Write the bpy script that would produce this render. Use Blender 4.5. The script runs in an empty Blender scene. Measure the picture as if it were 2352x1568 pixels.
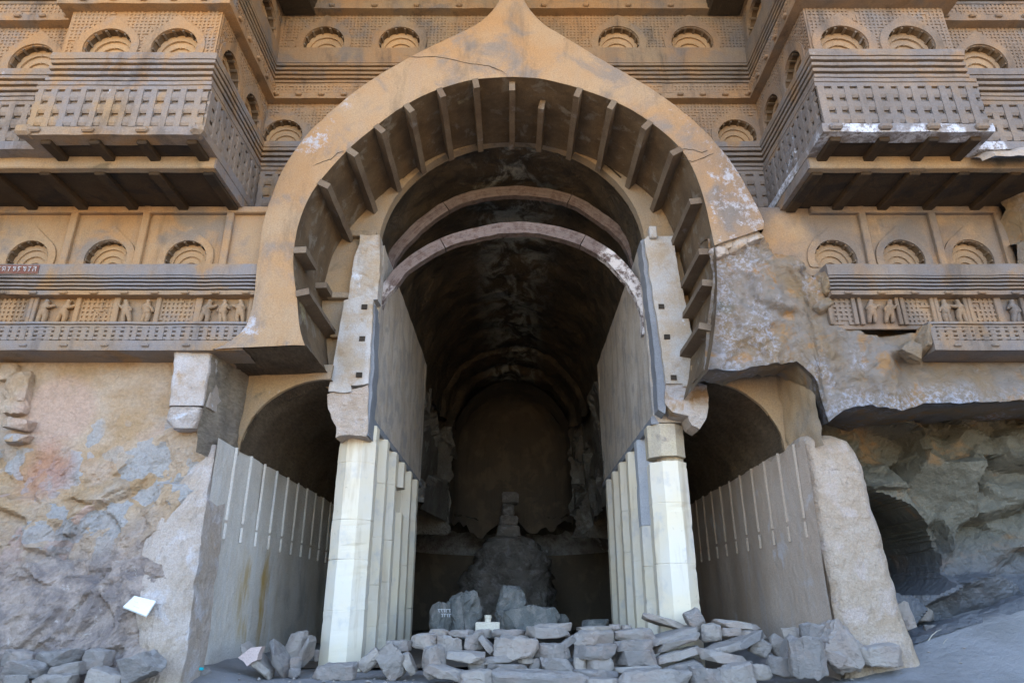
import bpy, bmesh, math, random
from mathutils import Vector, Matrix, noise
from mathutils.geometry import tessellate_polygon

random.seed(11)
sc = bpy.context.scene
COL = sc.collection

# ------------------------------------------------------------------ camera, sky, sun, exposure
PITCH = math.radians(21.15)
ZC = 0.85
cam_d = bpy.data.cameras.new('camera')
cam_d.lens = 24.0
cam_d.sensor_width = 36.0
cam_d.clip_end = 2000
cam = bpy.data.objects.new('camera', cam_d)
cam.location = (0, 0, ZC)
cam.rotation_euler = (math.radians(90) + PITCH, 0, 0)
COL.objects.link(cam)
sc.camera = cam

SUN_EL = math.radians(64)
SUN_AZ = math.radians(8)          # the sun stands behind the cliff (+Y), a little to the right
world = bpy.data.worlds.new('World')
sc.world = world
world.use_nodes = True
wn = world.node_tree
bg = wn.nodes['Background']
sky = wn.nodes.new('ShaderNodeTexSky')
sky.sky_type = 'NISHITA'
sky.sun_disc = False
sky.sun_elevation = SUN_EL
sky.sun_rotation = SUN_AZ
sky.air_density = 1.0
sky.dust_density = 1.6       # slightly hazy day
sky.ozone_density = 1.0
wn.links.new(sky.outputs[0], bg.inputs[0])
bg.inputs[1].default_value = 0.15
sun_d = bpy.data.lights.new('sun', 'SUN')
sun_d.energy = 5.0
sun_d.angle = math.radians(0.5)
sun_d.color = (1.0, 0.93, 0.82)
sun = bpy.data.objects.new('sun', sun_d)
sun.location = (3, 40, 60)
sun.rotation_euler = (-(math.pi / 2 - SUN_EL), 0, -SUN_AZ)
COL.objects.link(sun)

sc.view_settings.view_transform = 'Standard'
sc.view_settings.look = 'None'
sc.view_settings.gamma = 1.0
sc.view_settings.use_curve_mapping = False
sc.view_settings.exposure = 3.15
sc.render.engine = 'CYCLES'
sc.cycles.use_denoising = True
sc.cycles.max_bounces = 5
sc.cycles.diffuse_bounces = 4
sc.cycles.use_adaptive_sampling = False

# ------------------------------------------------------------------ survey: a photo point (2352 wide) at a known depth / height
F = 1568.0
CP, SP = math.cos(PITCH), math.sin(PITCH)
def ray(x, y):
    a = (x - 1176) / F; b = (784 - y) / F
    return a, CP - b * SP, SP + b * CP
def AY(x, y, Y):
    r = ray(x, y); t = Y / r[1]
    return Vector((r[0] * t, Y, ZC + r[2] * t))
def XZ(x, y, Y):
    p = AY(x, y, Y); return (p.x, p.z)
S = 2352 / 2400.0

# ------------------------------------------------------------------ helpers
def fbm(p, o=4, h=0.6):
    return noise.fractal(p, h, 2.1, o)
WM = {}
def mesh(name, vs, fs, mat=None, smooth=False, jit=0.0, jf=3.0):
    if jit:
        out = []
        for v in vs:
            v = Vector(v)
            n = noise.noise_vector(v * jf) + 0.5 * noise.noise_vector(v * jf * 3.1)
            out.append(v + n * jit)
        vs = out
    me = bpy.data.meshes.new(name)
    me.from_pydata([tuple(v) for v in vs], [], fs)
    me.update()
    if smooth:
        me.polygons.foreach_set('use_smooth', [True] * len(me.polygons))
    if mat:
        me.materials.append(mat)
    return me
def obj(name, me, parent=None, M=None):
    o = bpy.data.objects.new(name, me)
    COL.objects.link(o)
    M = M or Matrix()
    o.matrix_basis = M
    WM[o.name] = M.copy()
    if parent is not None:
        o.parent = parent
        o.matrix_parent_inverse = WM[parent.name].inverted()
    return o
def tag(o, label=None, cat=None, group=None, kind=None):
    if label: o['label'] = label
    if cat: o['category'] = cat
    if group: o['group'] = group
    if kind: o['kind'] = kind
    return o
def thing(name, label, cat, loc, group=None):
    o = obj(name, None, None, Matrix.Translation(Vector(loc)))
    return tag(o, label, cat, group)

class G:
    """collects geometry"""
    def __init__(s): s.v = []; s.f = []
    def add(s, vs, fs):
        b = len(s.v); s.v += [Vector(v) for v in vs]; s.f += [tuple(i + b for i in f) for f in fs]; return s
    def box(s, a, b, skip=()):
        x0, y0, z0 = a; x1, y1, z1 = b
        vs = [(x0,y0,z0),(x1,y0,z0),(x1,y1,z0),(x0,y1,z0),(x0,y0,z1),(x1,y0,z1),(x1,y1,z1),(x0,y1,z1)]
        fs = [(0,3,2,1),(4,5,6,7),(0,1,5,4),(1,2,6,5),(2,3,7,6),(3,0,4,7)]
        return s.add(vs, [f for i, f in enumerate(fs) if i not in skip])
    def rbox(s, a, b, n=4, k=0.1):
        """box with clipped edges (k = clip size)"""
        c = [(a[i] + b[i]) / 2 for i in range(3)]; h = [abs(b[i] - a[i]) / 2 for i in range(3)]
        kk = min(k, min(h) * 0.6)
        bm = bmesh.new(); bmesh.ops.create_cube(bm, size=2)
        for v in bm.verts: v.co = Vector((v.co.x * h[0], v.co.y * h[1], v.co.z * h[2]))
        bmesh.ops.bevel(bm, geom=bm.edges[:], offset=kk, segments=1, affect='EDGES')
        vs = [v.co + Vector(c) for v in bm.verts]
        bm.verts.index_update()
        fs = [[v.index for v in f.verts] for f in bm.faces]
        bm.free()
        return s.add(vs, fs)
    def grid(s, fn, nu, nv):
        vs = [fn(i / nu, j / nv) for j in range(nv + 1) for i in range(nu + 1)]
        w = nu + 1
        fs = [(j*w+i, j*w+i+1, (j+1)*w+i+1, (j+1)*w+i) for j in range(nv) for i in range(nu)]
        return s.add(vs, fs)
    def prism(s, poly, y0, y1):
        """polygon in (x,z), extruded from y0 (front) to y1"""
        n = len(poly)
        tri = tessellate_polygon([[Vector((p[0], p[1], 0)) for p in poly]])
        vs = [(p[0], y0, p[1]) for p in poly] + [(p[0], y1, p[1]) for p in poly]
        fs = [tuple(t) for t in tri] + [tuple(i + n for i in reversed(t)) for t in tri]
        fs += [(i, i + n, (i + 1) % n + n, (i + 1) % n) for i in range(n)]
        return s.add(vs, fs)
    def mesh(s, name, mat, **k): return mesh(name, s.v, s.f, mat, **k)

def fix(o):
    bm = bmesh.new(); bm.from_mesh(o); bmesh.ops.recalc_face_normals(bm, faces=bm.faces); bm.to_mesh(o); bm.free(); return o

def plate(outline, holes, depth):
    """flat plate in local (u right, v up, w out); front at w=0, back at w=-depth"""
    loops = [outline] + holes
    tri = tessellate_polygon([[Vector((p[0], p[1], 0)) for p in l] for l in loops])
    flat = [p for l in loops for p in l]
    n = len(flat)
    vs = [Vector((p[0], p[1], 0)) for p in flat] + [Vector((p[0], p[1], -depth)) for p in flat]
    fs = [tuple(t) for t in tri]
    b = 0
    for l in loops:
        m = len(l)
        for i in range(m):
            j = (i + 1) % m
            fs.append((b + i, b + i + n, b + j + n, b + j))
        b += m
    return vs, fs
def frame(origin, udir, wdir):
    u = Vector(udir).normalized(); w = Vector(wdir).normalized(); v = w.cross(u)
    M = Matrix((u, v, w)).transposed().to_4x4()
    M.translation = Vector(origin)
    return M

# ------------------------------------------------------------------ materials
def nodes(name):
    m = bpy.data.materials.new(name); m.use_nodes = True
    nt = m.node_tree; b = nt.nodes['Principled BSDF']
    b.inputs['Roughness'].default_value = 0.9
    b.inputs['Specular IOR Level'].default_value = 0.25
    return m, nt, b
class NT:
    def __init__(s, nt): s.nt = nt
    def n(s, t, **k):
        nd = s.nt.nodes.new(t)
        for a, v in k.items(): setattr(nd, a, v)
        return nd
    def l(s, a, b): s.nt.links.new(a, b)
    def pos(s, scale=(1, 1, 1), rot=(0, 0, 0)):
        if not hasattr(s, '_p'): s._p = s.n('ShaderNodeNewGeometry').outputs['Position']
        if scale == (1, 1, 1) and rot == (0, 0, 0): return s._p
        m = s.n('ShaderNodeMapping'); m.inputs['Scale'].default_value = scale; m.inputs['Rotation'].default_value = rot
        s.l(s._p, m.inputs[0]); return m.outputs[0]
    def noise(s, sc_, det=6, rough=0.6, vec=None, dist=0.0):
        n = s.n('ShaderNodeTexNoise'); n.inputs['Scale'].default_value = sc_; n.inputs['Detail'].default_value = det
        n.inputs['Roughness'].default_value = rough; n.inputs['Distortion'].default_value = dist
        s.l(vec or s.pos(), n.inputs['Vector']); return n.outputs['Fac']
    def step(s, v, a, b):
        m = s.n('ShaderNodeMapRange'); m.interpolation_type = 'SMOOTHSTEP'
        m.inputs[1].default_value = a; m.inputs[2].default_value = b
        s.l(v, m.inputs[0]); return m.outputs[0]
    def math(s, op, a, b=None, c=None):
        m = s.n('ShaderNodeMath', operation=op); m.use_clamp = False
        for i, x in enumerate((a, b, c)):
            if x is None: continue
            if isinstance(x, (int, float)): m.inputs[i].default_value = x
            else: s.l(x, m.inputs[i])
        return m.outputs[0]
    def mix(s, f, a, b, mode='MIX'):
        m = s.n('ShaderNodeMix', data_type='RGBA', blend_type=mode)
        if isinstance(f, (int, float)): m.inputs[0].default_value = f
        else: s.l(f, m.inputs[0])
        for i, x in ((6, a), (7, b)):
            if isinstance(x, tuple): m.inputs[i].default_value = (*x, 1)
            else: s.l(x, m.inputs[i])
        return m.outputs[2]
    def attr(s, name):
        a = s.n('ShaderNodeAttribute'); a.attribute_name = name; return a.outputs['Fac']
    def bump(s, b, h, strength, dist):
        n = s.n('ShaderNodeBump'); n.inputs['Strength'].default_value = strength; n.inputs['Distance'].default_value = dist
        s.l(h, n.inputs['Height'])
        if b: s.l(b, n.inputs['Normal'])
        return n.outputs[0]
    def ball(s, c, r0, r1):
        d = s.n('ShaderNodeVectorMath', operation='DISTANCE'); s.l(s.pos(), d.inputs[0]); d.inputs[1].default_value = c
        return s.step(d.outputs['Value'], r1, r0)
    def axis(s, i):
        if not hasattr(s, '_x'):
            x = s.n('ShaderNodeSeparateXYZ'); s.l(s.pos(), x.inputs[0]); s._x = x.outputs
        return s._x[i]

def stone(name, c1, c2, c3=None, p3=(0.5, 0.62), s1=0.9, lichen=0.0, lcol=(0.50, 0.54, 0.62), chis=0.35, chs=38, rough=0.12, rdist=0.02,
          streak=0.0, stc=(0.12, 0.11, 0.11), grey_right=0.0, speck=0.45, extra=None, k=1.0, soot=0.0):
    c1, c2 = [tuple(x * k for x in c) for c in (c1, c2)]
    if c3: c3 = tuple(x * k for x in c3)
    stc = tuple(x * k for x in stc)
    m, nt, b = nodes(name); t = NT(nt)
    col = t.mix(t.step(t.noise(s1, 8, 0.65), 0.36, 0.64), c1, c2)
    if c3: col = t.mix(t.step(t.noise(s1 * 1.7, 7, 0.6, dist=0.4), *p3), col, c3)
    if grey_right:
        g = t.math('MULTIPLY', t.step(t.axis(0), 1.0, 5.0), t.step(t.noise(1.3, 6), 0.3, 0.6))
        col = t.mix(t.math('MULTIPLY', g, grey_right), col, (0.14, 0.13, 0.13))  # greyer lichened right side; the corner's vignette dimming is painted in too
    if streak:
        st = t.step(t.noise(2.2, 5, 0.6, vec=t.pos((1.6, 1.6, 0.16))), 0.52, 0.72)
        col = t.mix(t.math('MULTIPLY', st, streak), col, stc)
    if soot:
        so = t.math('MULTIPLY', t.step(t.noise(1.5, 8, 0.7, vec=t.pos((1.5, 1.5, 0.45)), dist=0.3), 0.50, 0.68), soot)
        col = t.mix(so, col, (0.075, 0.062, 0.052))
        pit = t.step(t.noise(22, 6, 0.8), 0.60, 0.72)
        col = t.mix(t.math('MULTIPLY', pit, 0.45), col, (0.09, 0.065, 0.045))
    lat = t.math('MULTIPLY', t.attr('lichen'), t.step(t.noise(2.3, 7, 0.7), 0.30, 0.62))
    big = t.step(t.noise(1.15, 5, 0.6), 0.60, 0.72)
    fine = t.noise(11, 9, 0.8)
    dens = t.math('MAXIMUM', t.math('MULTIPLY', big, lichen), lat)
    lm = t.math('MULTIPLY', t.step(t.math('ADD', fine, t.math('MULTIPLY', dens, 0.42)), 0.68, 0.86), t.step(dens, 0.02, 0.25))
    col = t.mix(lm, col, lcol)
    sp = t.noise(55, 4, 0.7)
    col = t.mix(speck, col, t.mix(t.step(sp, 0.3, 0.7), (0.45, 0.45, 0.45), (1.0, 1.0, 1.0)), 'MULTIPLY')
    if extra: col = extra(t, col)
    t.l(col, b.inputs['Base Color'])
    n1 = t.bump(None, t.noise(chs, 6, 0.72), chis * 1.5, 0.012)
    n2 = t.bump(n1, t.noise(7, 7, 0.6), rough * 3, rdist)
    t.l(n2, b.inputs['Normal'])
    return m

OR1, OR2 = (0.40, 0.235, 0.11), (0.47, 0.30, 0.155)
M = {}
M['arch'] = stone('arch_stone', (0.43, 0.26, 0.13), (0.43, 0.305, 0.19), (0.27, 0.225, 0.19), p3=(0.50, 0.68), lichen=0.25, grey_right=0.75, streak=0.22, stc=(0.26, 0.23, 0.22), rough=0.1, k=0.86, soot=0.35, lcol=(0.42, 0.42, 0.45))
M['carved'] = stone('carved_stone', (0.42, 0.245, 0.115), (0.36, 0.25, 0.155), (0.26, 0.22, 0.19), p3=(0.5, 0.68), lichen=0.30, grey_right=0.6, streak=0.3, stc=(0.20, 0.17, 0.15), k=0.84, soot=0.6)
M['carved_up'] = stone('carved_stone_upper', (0.38, 0.23, 0.12), (0.32, 0.24, 0.16), (0.22, 0.19, 0.17), p3=(0.48, 0.66), lichen=0.22, grey_right=0.7, streak=0.3, k=0.74, soot=0.65)
M['ledge'] = stone('ledge_stone', (0.34, 0.25, 0.17), (0.27, 0.25, 0.25), (0.40, 0.25, 0.13), p3=(0.5, 0.64), lichen=0.5, grey_right=0.5, streak=0.2, k=0.8, soot=0.5)
M['carved_grey'] = stone('carved_grey_stone', (0.31, 0.245, 0.19), (0.25, 0.225, 0.215), (0.37, 0.25, 0.14), p3=(0.56, 0.7), s1=0.8, lichen=0.55, grey_right=0.7, streak=0.3, stc=(0.18, 0.16, 0.15), k=0.84, soot=0.5)
M['ledge_r'] = stone('ledge_stone_white', (0.24, 0.20, 0.17), (0.20, 0.19, 0.195), lichen=1.0, grey_right=0.3, s1=1.6, lcol=(0.55, 0.58, 0.66), extra=lambda t, c: t.mix(t.math('MULTIPLY', t.step(t.noise(2.2, 5, 0.6), 0.40, 0.56), t.step(t.noise(19, 7, 0.75), 0.40, 0.55)), c, (0.50, 0.53, 0.60)))
M['window'] = stone('window_stone', (0.42, 0.27, 0.14), (0.38, 0.27, 0.17), lichen=0.1, grey_right=0.4, k=1.0, soot=0.25)
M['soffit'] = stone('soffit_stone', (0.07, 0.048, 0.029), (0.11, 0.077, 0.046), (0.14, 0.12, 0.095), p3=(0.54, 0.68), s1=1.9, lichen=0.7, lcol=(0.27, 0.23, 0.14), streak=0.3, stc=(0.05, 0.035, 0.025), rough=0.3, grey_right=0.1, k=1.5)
M['rib'] = stone('rib_stone', (0.16, 0.115, 0.08), (0.22, 0.17, 0.12), (0.30, 0.28, 0.27), p3=(0.6, 0.72), s1=1.4, lichen=0.25, k=0.9)
M['niche'] = stone('niche_stone_shaded', (0.10, 0.065, 0.038), (0.13, 0.088, 0.052))  # the recess shade of the niches is painted into this dark stone
M['ring'] = stone('ring_stone', (0.36, 0.245, 0.135), (0.30, 0.24, 0.175), (0.16, 0.13, 0.09), p3=(0.56, 0.72), s1=1.2, lichen=0.4, grey_right=0.1, streak=0.25)
M['balsoffit'] = stone('balcony_soffit_shaded', (0.085, 0.055, 0.033), (0.12, 0.082, 0.05), (0.06, 0.048, 0.04), s1=1.1, k=0.55)  # shade under the balconies is put into this darker stone colour
M['post'] = stone('post_stone', (0.42, 0.34, 0.25), (0.46, 0.44, 0.42), (0.36, 0.27, 0.18), p3=(0.52, 0.7), s1=1.9, lichen=0.9, lcol=(0.62, 0.64, 0.68), streak=0.35, stc=(0.62, 0.62, 0.63), rough=0.25, k=1.0)
M['navewall'] = stone('nave_wall_stone', (0.42, 0.355, 0.285), (0.50, 0.44, 0.37), (0.35, 0.32, 0.29), s1=1.4, streak=0.6, stc=(0.19, 0.17, 0.16), rough=0.3, rdist=0.03, chis=0.7, chs=26, k=1.12)
M['navebeam'] = stone('nave_beam_stone', (0.20, 0.21, 0.23), (0.25, 0.26, 0.28), s1=1.5, rough=0.08)
def aisle_extra(t, c):
    och = t.math('MULTIPLY', t.ball((-3.96, 11.3, 1.0), 0.3, 1.3), t.step(t.noise(1.4, 6, 0.6, vec=t.pos((1, 1.6, 0.5))), 0.42, 0.60))
    return t.mix(och, c, (0.42, 0.29, 0.11))
M['aisle'] = stone('aisle_wall_stone', (0.49, 0.44, 0.38), (0.55, 0.51, 0.46), (0.41, 0.39, 0.36), p3=(0.55, 0.7), s1=0.7, streak=0.6, stc=(0.54, 0.55, 0.56), rough=0.3, rdist=0.03, extra=aisle_extra, k=1.2)
M['aisle_r'] = stone('aisle_wall_stone_brown', (0.41, 0.315, 0.24), (0.45, 0.36, 0.29), (0.48, 0.44, 0.43), p3=(0.6, 0.72), s1=0.7, streak=0.45, stc=(0.42, 0.38, 0.36), rough=0.3, rdist=0.03, k=1.15)
M['pier'] = stone('pier_stone', (0.50, 0.42, 0.36), (0.44, 0.35, 0.27), (0.55, 0.50, 0.48), p3=(0.50, 0.66), s1=1.7, lichen=0.1, lcol=(0.58, 0.57, 0.58), chis=0.9, chs=22, rough=0.6, rdist=0.03, k=0.98)
M['pier_r'] = stone('pier_stone_tan', (0.40, 0.30, 0.21), (0.47, 0.38, 0.30), (0.48, 0.39, 0.33), p3=(0.52, 0.68), s1=1.6, lichen=0.08, lcol=(0.52, 0.53, 0.56), chis=0.9, chs=20, rough=0.6, rdist=0.04, k=1.0)
M['lichrock'] = stone('lichen_rock', (0.40, 0.33, 0.27), (0.47, 0.43, 0.41), (0.36, 0.25, 0.15), p3=(0.52, 0.66), s1=1.5, lichen=0.9, lcol=(0.60, 0.63, 0.70), chis=0.6, chs=24, rough=0.3, rdist=0.03)
M['dust'] = None

def chisel(name, c1, c2, ang):
    m, nt, b = nodes(name); t = NT(nt)
    v = t.pos((4, 1.2, 4), ang)
    col = t.mix(t.step(t.noise(1.2, 7), 0.35, 0.65), c1, c2)
    n = t.noise(6, 6, 0.7, vec=v)
    col = t.mix(0.6, col, t.mix(t.step(n, 0.3, 0.7), (0.35, 0.35, 0.35), (1.1, 1.1, 1.1)), 'MULTIPLY')
    t.l(col, b.inputs['Base Color'])
    t.l(t.bump(None, n, 0.9, 0.04), b.inputs['Normal'])
    return m
M['aislevault'] = chisel('aisle_vault_stone', (0.095, 0.066, 0.041), (0.15, 0.11, 0.07), (0.2, 0.5, 0.6))
M['reveal'] = chisel('reveal_stone', (0.22, 0.18, 0.14), (0.28, 0.23, 0.17), (0.9, 0.2, 0.3))

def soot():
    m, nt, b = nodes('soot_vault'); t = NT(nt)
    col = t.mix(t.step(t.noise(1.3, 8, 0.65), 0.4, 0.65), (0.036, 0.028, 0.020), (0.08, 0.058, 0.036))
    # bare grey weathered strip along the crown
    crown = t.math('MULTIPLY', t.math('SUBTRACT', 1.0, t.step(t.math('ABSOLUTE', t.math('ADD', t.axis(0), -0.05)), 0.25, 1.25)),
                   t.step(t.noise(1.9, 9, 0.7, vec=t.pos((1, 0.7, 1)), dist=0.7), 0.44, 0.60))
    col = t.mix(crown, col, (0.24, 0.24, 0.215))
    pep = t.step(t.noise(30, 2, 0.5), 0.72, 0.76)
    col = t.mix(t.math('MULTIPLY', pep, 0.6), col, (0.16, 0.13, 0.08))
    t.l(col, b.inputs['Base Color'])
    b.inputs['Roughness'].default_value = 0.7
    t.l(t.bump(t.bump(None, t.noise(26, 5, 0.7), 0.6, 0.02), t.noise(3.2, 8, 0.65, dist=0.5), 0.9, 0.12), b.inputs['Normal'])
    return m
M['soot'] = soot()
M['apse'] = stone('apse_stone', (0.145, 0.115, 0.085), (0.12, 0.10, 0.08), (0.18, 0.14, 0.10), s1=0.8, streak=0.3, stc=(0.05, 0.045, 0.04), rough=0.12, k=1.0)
M['darkrock'] = stone('dark_rock', (0.11, 0.095, 0.08), (0.18, 0.165, 0.14), (0.26, 0.25, 0.23), p3=(0.56, 0.66), s1=1.0, chis=0.8, chs=14, rough=0.4, rdist=0.08)
M['guano'] = stone('guano_rock', (0.26, 0.25, 0.24), (0.45, 0.45, 0.45), lichen=1.0, lcol=(0.75, 0.76, 0.78), s1=3, chis=0.9, chs=10, rough=0.5, rdist=0.08)
M['stupa'] = stone('stupa_stone', (0.15, 0.135, 0.12), (0.21, 0.19, 0.17), (0.25, 0.23, 0.22), s1=2.2, chis=0.9, chs=9, rough=0.5, rdist=0.08, k=1.25)

M['rib_strip'] = stone('strip_stone', (0.42, 0.33, 0.25), (0.46, 0.37, 0.29))
def pillar_mat():
    m, nt, b = nodes('pillar_plaster'); t = NT(nt)
    oi = t.n('ShaderNodeObjectInfo').outputs['Random']
    col = t.mix(t.step(t.noise(1.4, 6, 0.6), 0.35, 0.68), (0.69, 0.60, 0.44), (0.67, 0.62, 0.53))
    col = t.mix(t.math('MULTIPLY', t.step(t.noise(2.6, 7, 0.65), 0.52, 0.70), 0.65), col, (0.44, 0.435, 0.43))
    col = t.mix(t.math('MULTIPLY', t.step(t.noise(2.0, 6, 0.6, vec=t.pos((2.5, 2.5, 0.3))), 0.54, 0.70), 0.6), col, (0.44, 0.35, 0.23))
    col = t.mix(t.math('MULTIPLY', oi, 0.35), col, (0.60, 0.52, 0.40))
    col = t.mix(t.math('MULTIPLY', t.step(t.noise(9, 6, 0.75), 0.63, 0.72), 0.6), col, (0.27, 0.23, 0.19))
    t.l(col, b.inputs['Base Color'])
    t.l(t.bump(t.bump(None, t.noise(40, 4), 0.15, 0.005), t.noise(5, 6), 0.12, 0.02), b.inputs['Normal'])
    return m
M['pillar'] = pillar_mat()
M['pillar_old'] = stone('pillar_old_stone', (0.52, 0.44, 0.31), (0.44, 0.38, 0.30), (0.30, 0.26, 0.22), p3=(0.55, 0.66), s1=2.0, streak=0.6, stc=(0.58, 0.50, 0.36), rough=0.25)

M['pillar_grey'] = stone('pillar_grey_repair', (0.42, 0.43, 0.45), (0.48, 0.48, 0.49), s1=2, rough=0.08)
def wood():
    m, nt, b = nodes('weathered_teak'); t = NT(nt)
    oc = t.n('ShaderNodeAttribute'); oc.attribute_name = 'grain'
    mp = t.n('ShaderNodeMapping'); mp.inputs['Scale'].default_value = (1.2, 26, 26); t.l(oc.outputs['Vector'], mp.inputs[0])
    g = t.noise(2.0, 8, 0.65, vec=mp.outputs[0], dist=0.3)
    col = t.mix(t.step(g, 0.3, 0.7), (0.05, 0.03, 0.024), (0.17, 0.12, 0.105))
    col = t.mix(t.math('MULTIPLY', t.attr('pale'), t.step(t.noise(9, 8, 0.75), 0.40, 0.55)), col, (0.56, 0.52, 0.50))
    t.l(col, b.inputs['Base Color']); b.inputs['Roughness'].default_value = 0.8
    t.l(t.bump(None, g, 0.7, 0.02), b.inputs['Normal'])
    return m
M['wood'] = wood()

def rubble():
    m, nt, b = nodes('rubble_stone'); t = NT(nt)
    oi = t.n('ShaderNodeObjectInfo').outputs['Random']
    base = t.n('ShaderNodeValToRGB')
    e = base.color_ramp.elements; e[0].position = 0.0; e[0].color = (0.20, 0.18, 0.165, 1); e[1].position = 1.0; e[1].color = (0.38, 0.325, 0.275, 1)
    k = base.color_ramp.elements.new(0.5); k.color = (0.285, 0.25, 0.22, 1)
    t.l(oi, base.inputs[0])
    col = t.mix(t.math('MULTIPLY', t.step(t.noise(3.0, 7, 0.65), 0.46, 0.66), 0.7), base.outputs[0], (0.34, 0.265, 0.22))
    col = t.mix(t.math('MULTIPLY', t.step(t.noise(6.0, 7, 0.7), 0.54, 0.72), 0.6), col, (0.13, 0.12, 0.115))
    nz = t.n('ShaderNodeNewGeometry'); sx = t.n('ShaderNodeSeparateXYZ'); t.l(nz.outputs['Normal'], sx.inputs[0])
    dustm = t.math('MULTIPLY', t.step(sx.outputs[2], 0.2, 0.9), t.step(t.noise(12, 6, 0.7), 0.3, 0.6))
    col = t.mix(t.math('MULTIPLY', dustm, 0.7), col, (0.36, 0.335, 0.31))
    t.l(col, b.inputs['Base Color'])
    t.l(t.bump(t.bump(None, t.noise(45, 6, 0.75), 0.8, 0.014), t.noise(10, 8, 0.7, dist=0.6, vec=t.pos((1, 1, 2.2))), 1.0, 0.035), b.inputs['Normal'])
    return m
M['rubble'] = rubble()
M['rubble_dark'] = stone('dark_boulder', (0.10, 0.105, 0.10), (0.15, 0.15, 0.14), (0.19, 0.18, 0.165), s1=2.5, chis=0.6, chs=20, rough=0.4, rdist=0.04, lichen=0.2)
M['plaster_pink'] = stone('pink_plaster', (0.56, 0.42, 0.38), (0.60, 0.47, 0.42), rough=0.05)

def ground_mat():
    m, nt, b = nodes('dusty_ground'); t = NT(nt)
    col = t.mix(t.step(t.noise(1.1, 8, 0.6), 0.35, 0.65), (0.21, 0.20, 0.19), (0.27, 0.26, 0.255))
    far = t.step(t.axis(1), 3.0, -3.0)
    col = t.mix(t.math('MULTIPLY', t.step(t.noise(14, 6, 0.7), 0.55, 0.7), 0.5), col, (0.24, 0.23, 0.22))
    dry = t.mix(t.step(t.noise(0.35, 7, 0.6), 0.4, 0.6), (0.30, 0.21, 0.11), (0.24, 0.165, 0.08))
    col = t.mix(far, col, dry)
    t.l(col, b.inputs['Base Color'])
    t.l(t.bump(t.bump(None, t.noise(40, 5, 0.75), 0.7, 0.015), t.noise(4, 8, 0.65), 0.7, 0.08), b.inputs['Normal'])
    return m
M['ground'] = ground_mat()

def leftwall():
    m, nt, b = nodes('broken_wall_rock'); t = NT(nt)
    wob = t.noise(2.1, 6, 0.6)
    zz = t.math('ADD', t.axis(2), t.math('MULTIPLY', t.math('SUBTRACT', wob, 0.5), 1.6))
    up = t.step(zz, 1.1, 2.1)
    tan = t.mix(t.step(t.noise(1.6, 7), 0.38, 0.62), (0.44, 0.295, 0.165), (0.50, 0.385, 0.28))
    v = t.n('ShaderNodeTexVoronoi'); v.inputs['Scale'].default_value = 3.2; v.inputs['Randomness'].default_value = 1
    mp = t.n('ShaderNodeVectorMath', operation='ADD'); nn = t.n('ShaderNodeTexNoise'); nn.inputs['Scale'].default_value = 4; t.l(t.pos(), nn.inputs['Vector'])
    sc2 = t.n('ShaderNodeVectorMath', operation='SCALE'); sc2.inputs['Scale'].default_value = 0.5; t.l(nn.outputs['Color'], sc2.inputs[0])
    t.l(t.pos(), mp.inputs[0]); t.l(sc2.outputs[0], mp.inputs[1]); t.l(mp.outputs[0], v.inputs['Vector'])
    sep = t.n('ShaderNodeSeparateColor'); t.l(v.outputs['Color'], sep.inputs[0])
    mid = t.mix(t.step(sep.outputs[0], 0.55, 0.7), tan, (0.40, 0.375, 0.35))
    mid = t.mix(t.step(sep.outputs[1], 0.80, 0.9), mid, (0.52, 0.36, 0.28))
    low = t.mix(t.step(t.noise(2.6, 8, 0.65, dist=0.6), 0.4, 0.6), (0.25, 0.205, 0.185), (0.42, 0.335, 0.28))
    low = t.mix(t.step(t.noise(4.5, 8, 0.7, dist=0.8), 0.58, 0.68), low, (0.52, 0.45, 0.40))
    low = t.mix(t.step(t.noise(2.2, 7, 0.65), 0.60, 0.74), low, (0.13, 0.115, 0.11))
    col = t.mix(up, low, mid)
    plain = t.step(zz, 2.85, 3.3)
    col = t.mix(plain, col, tan)
    # old pink plaster repair high on the wall
    pk = t.math('MULTIPLY', t.ball((-6.25, 9.0, 3.35), 0.40, 0.62), t.step(t.noise(3, 5), 0.25, 0.45))
    col = t.mix(t.math('MULTIPLY', pk, 0.85), col, (0.52, 0.36, 0.27))
    rd = t.math('MULTIPLY', t.ball((-6.2, 8.9, 2.55), 0.25, 0.55), t.step(t.noise(3, 5), 0.3, 0.5))
    col = t.mix(t.math('MULTIPLY', rd, 0.7), col, (0.45, 0.22, 0.14))
    col = t.mix(0.4, col, t.mix(t.step(t.noise(28, 5, 0.7), 0.3, 0.7), (0.5, 0.5, 0.5), (1.05, 1.05, 1.05)), 'MULTIPLY')
    t.l(col, b.inputs['Base Color'])
    t.l(t.bump(t.bump(None, t.noise(34, 6, 0.75), 0.8, 0.02), t.noise(8, 9, 0.7, dist=0.8), 0.9, 0.06), b.inputs['Normal'])
    return m
M['leftwall'] = leftwall()
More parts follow.
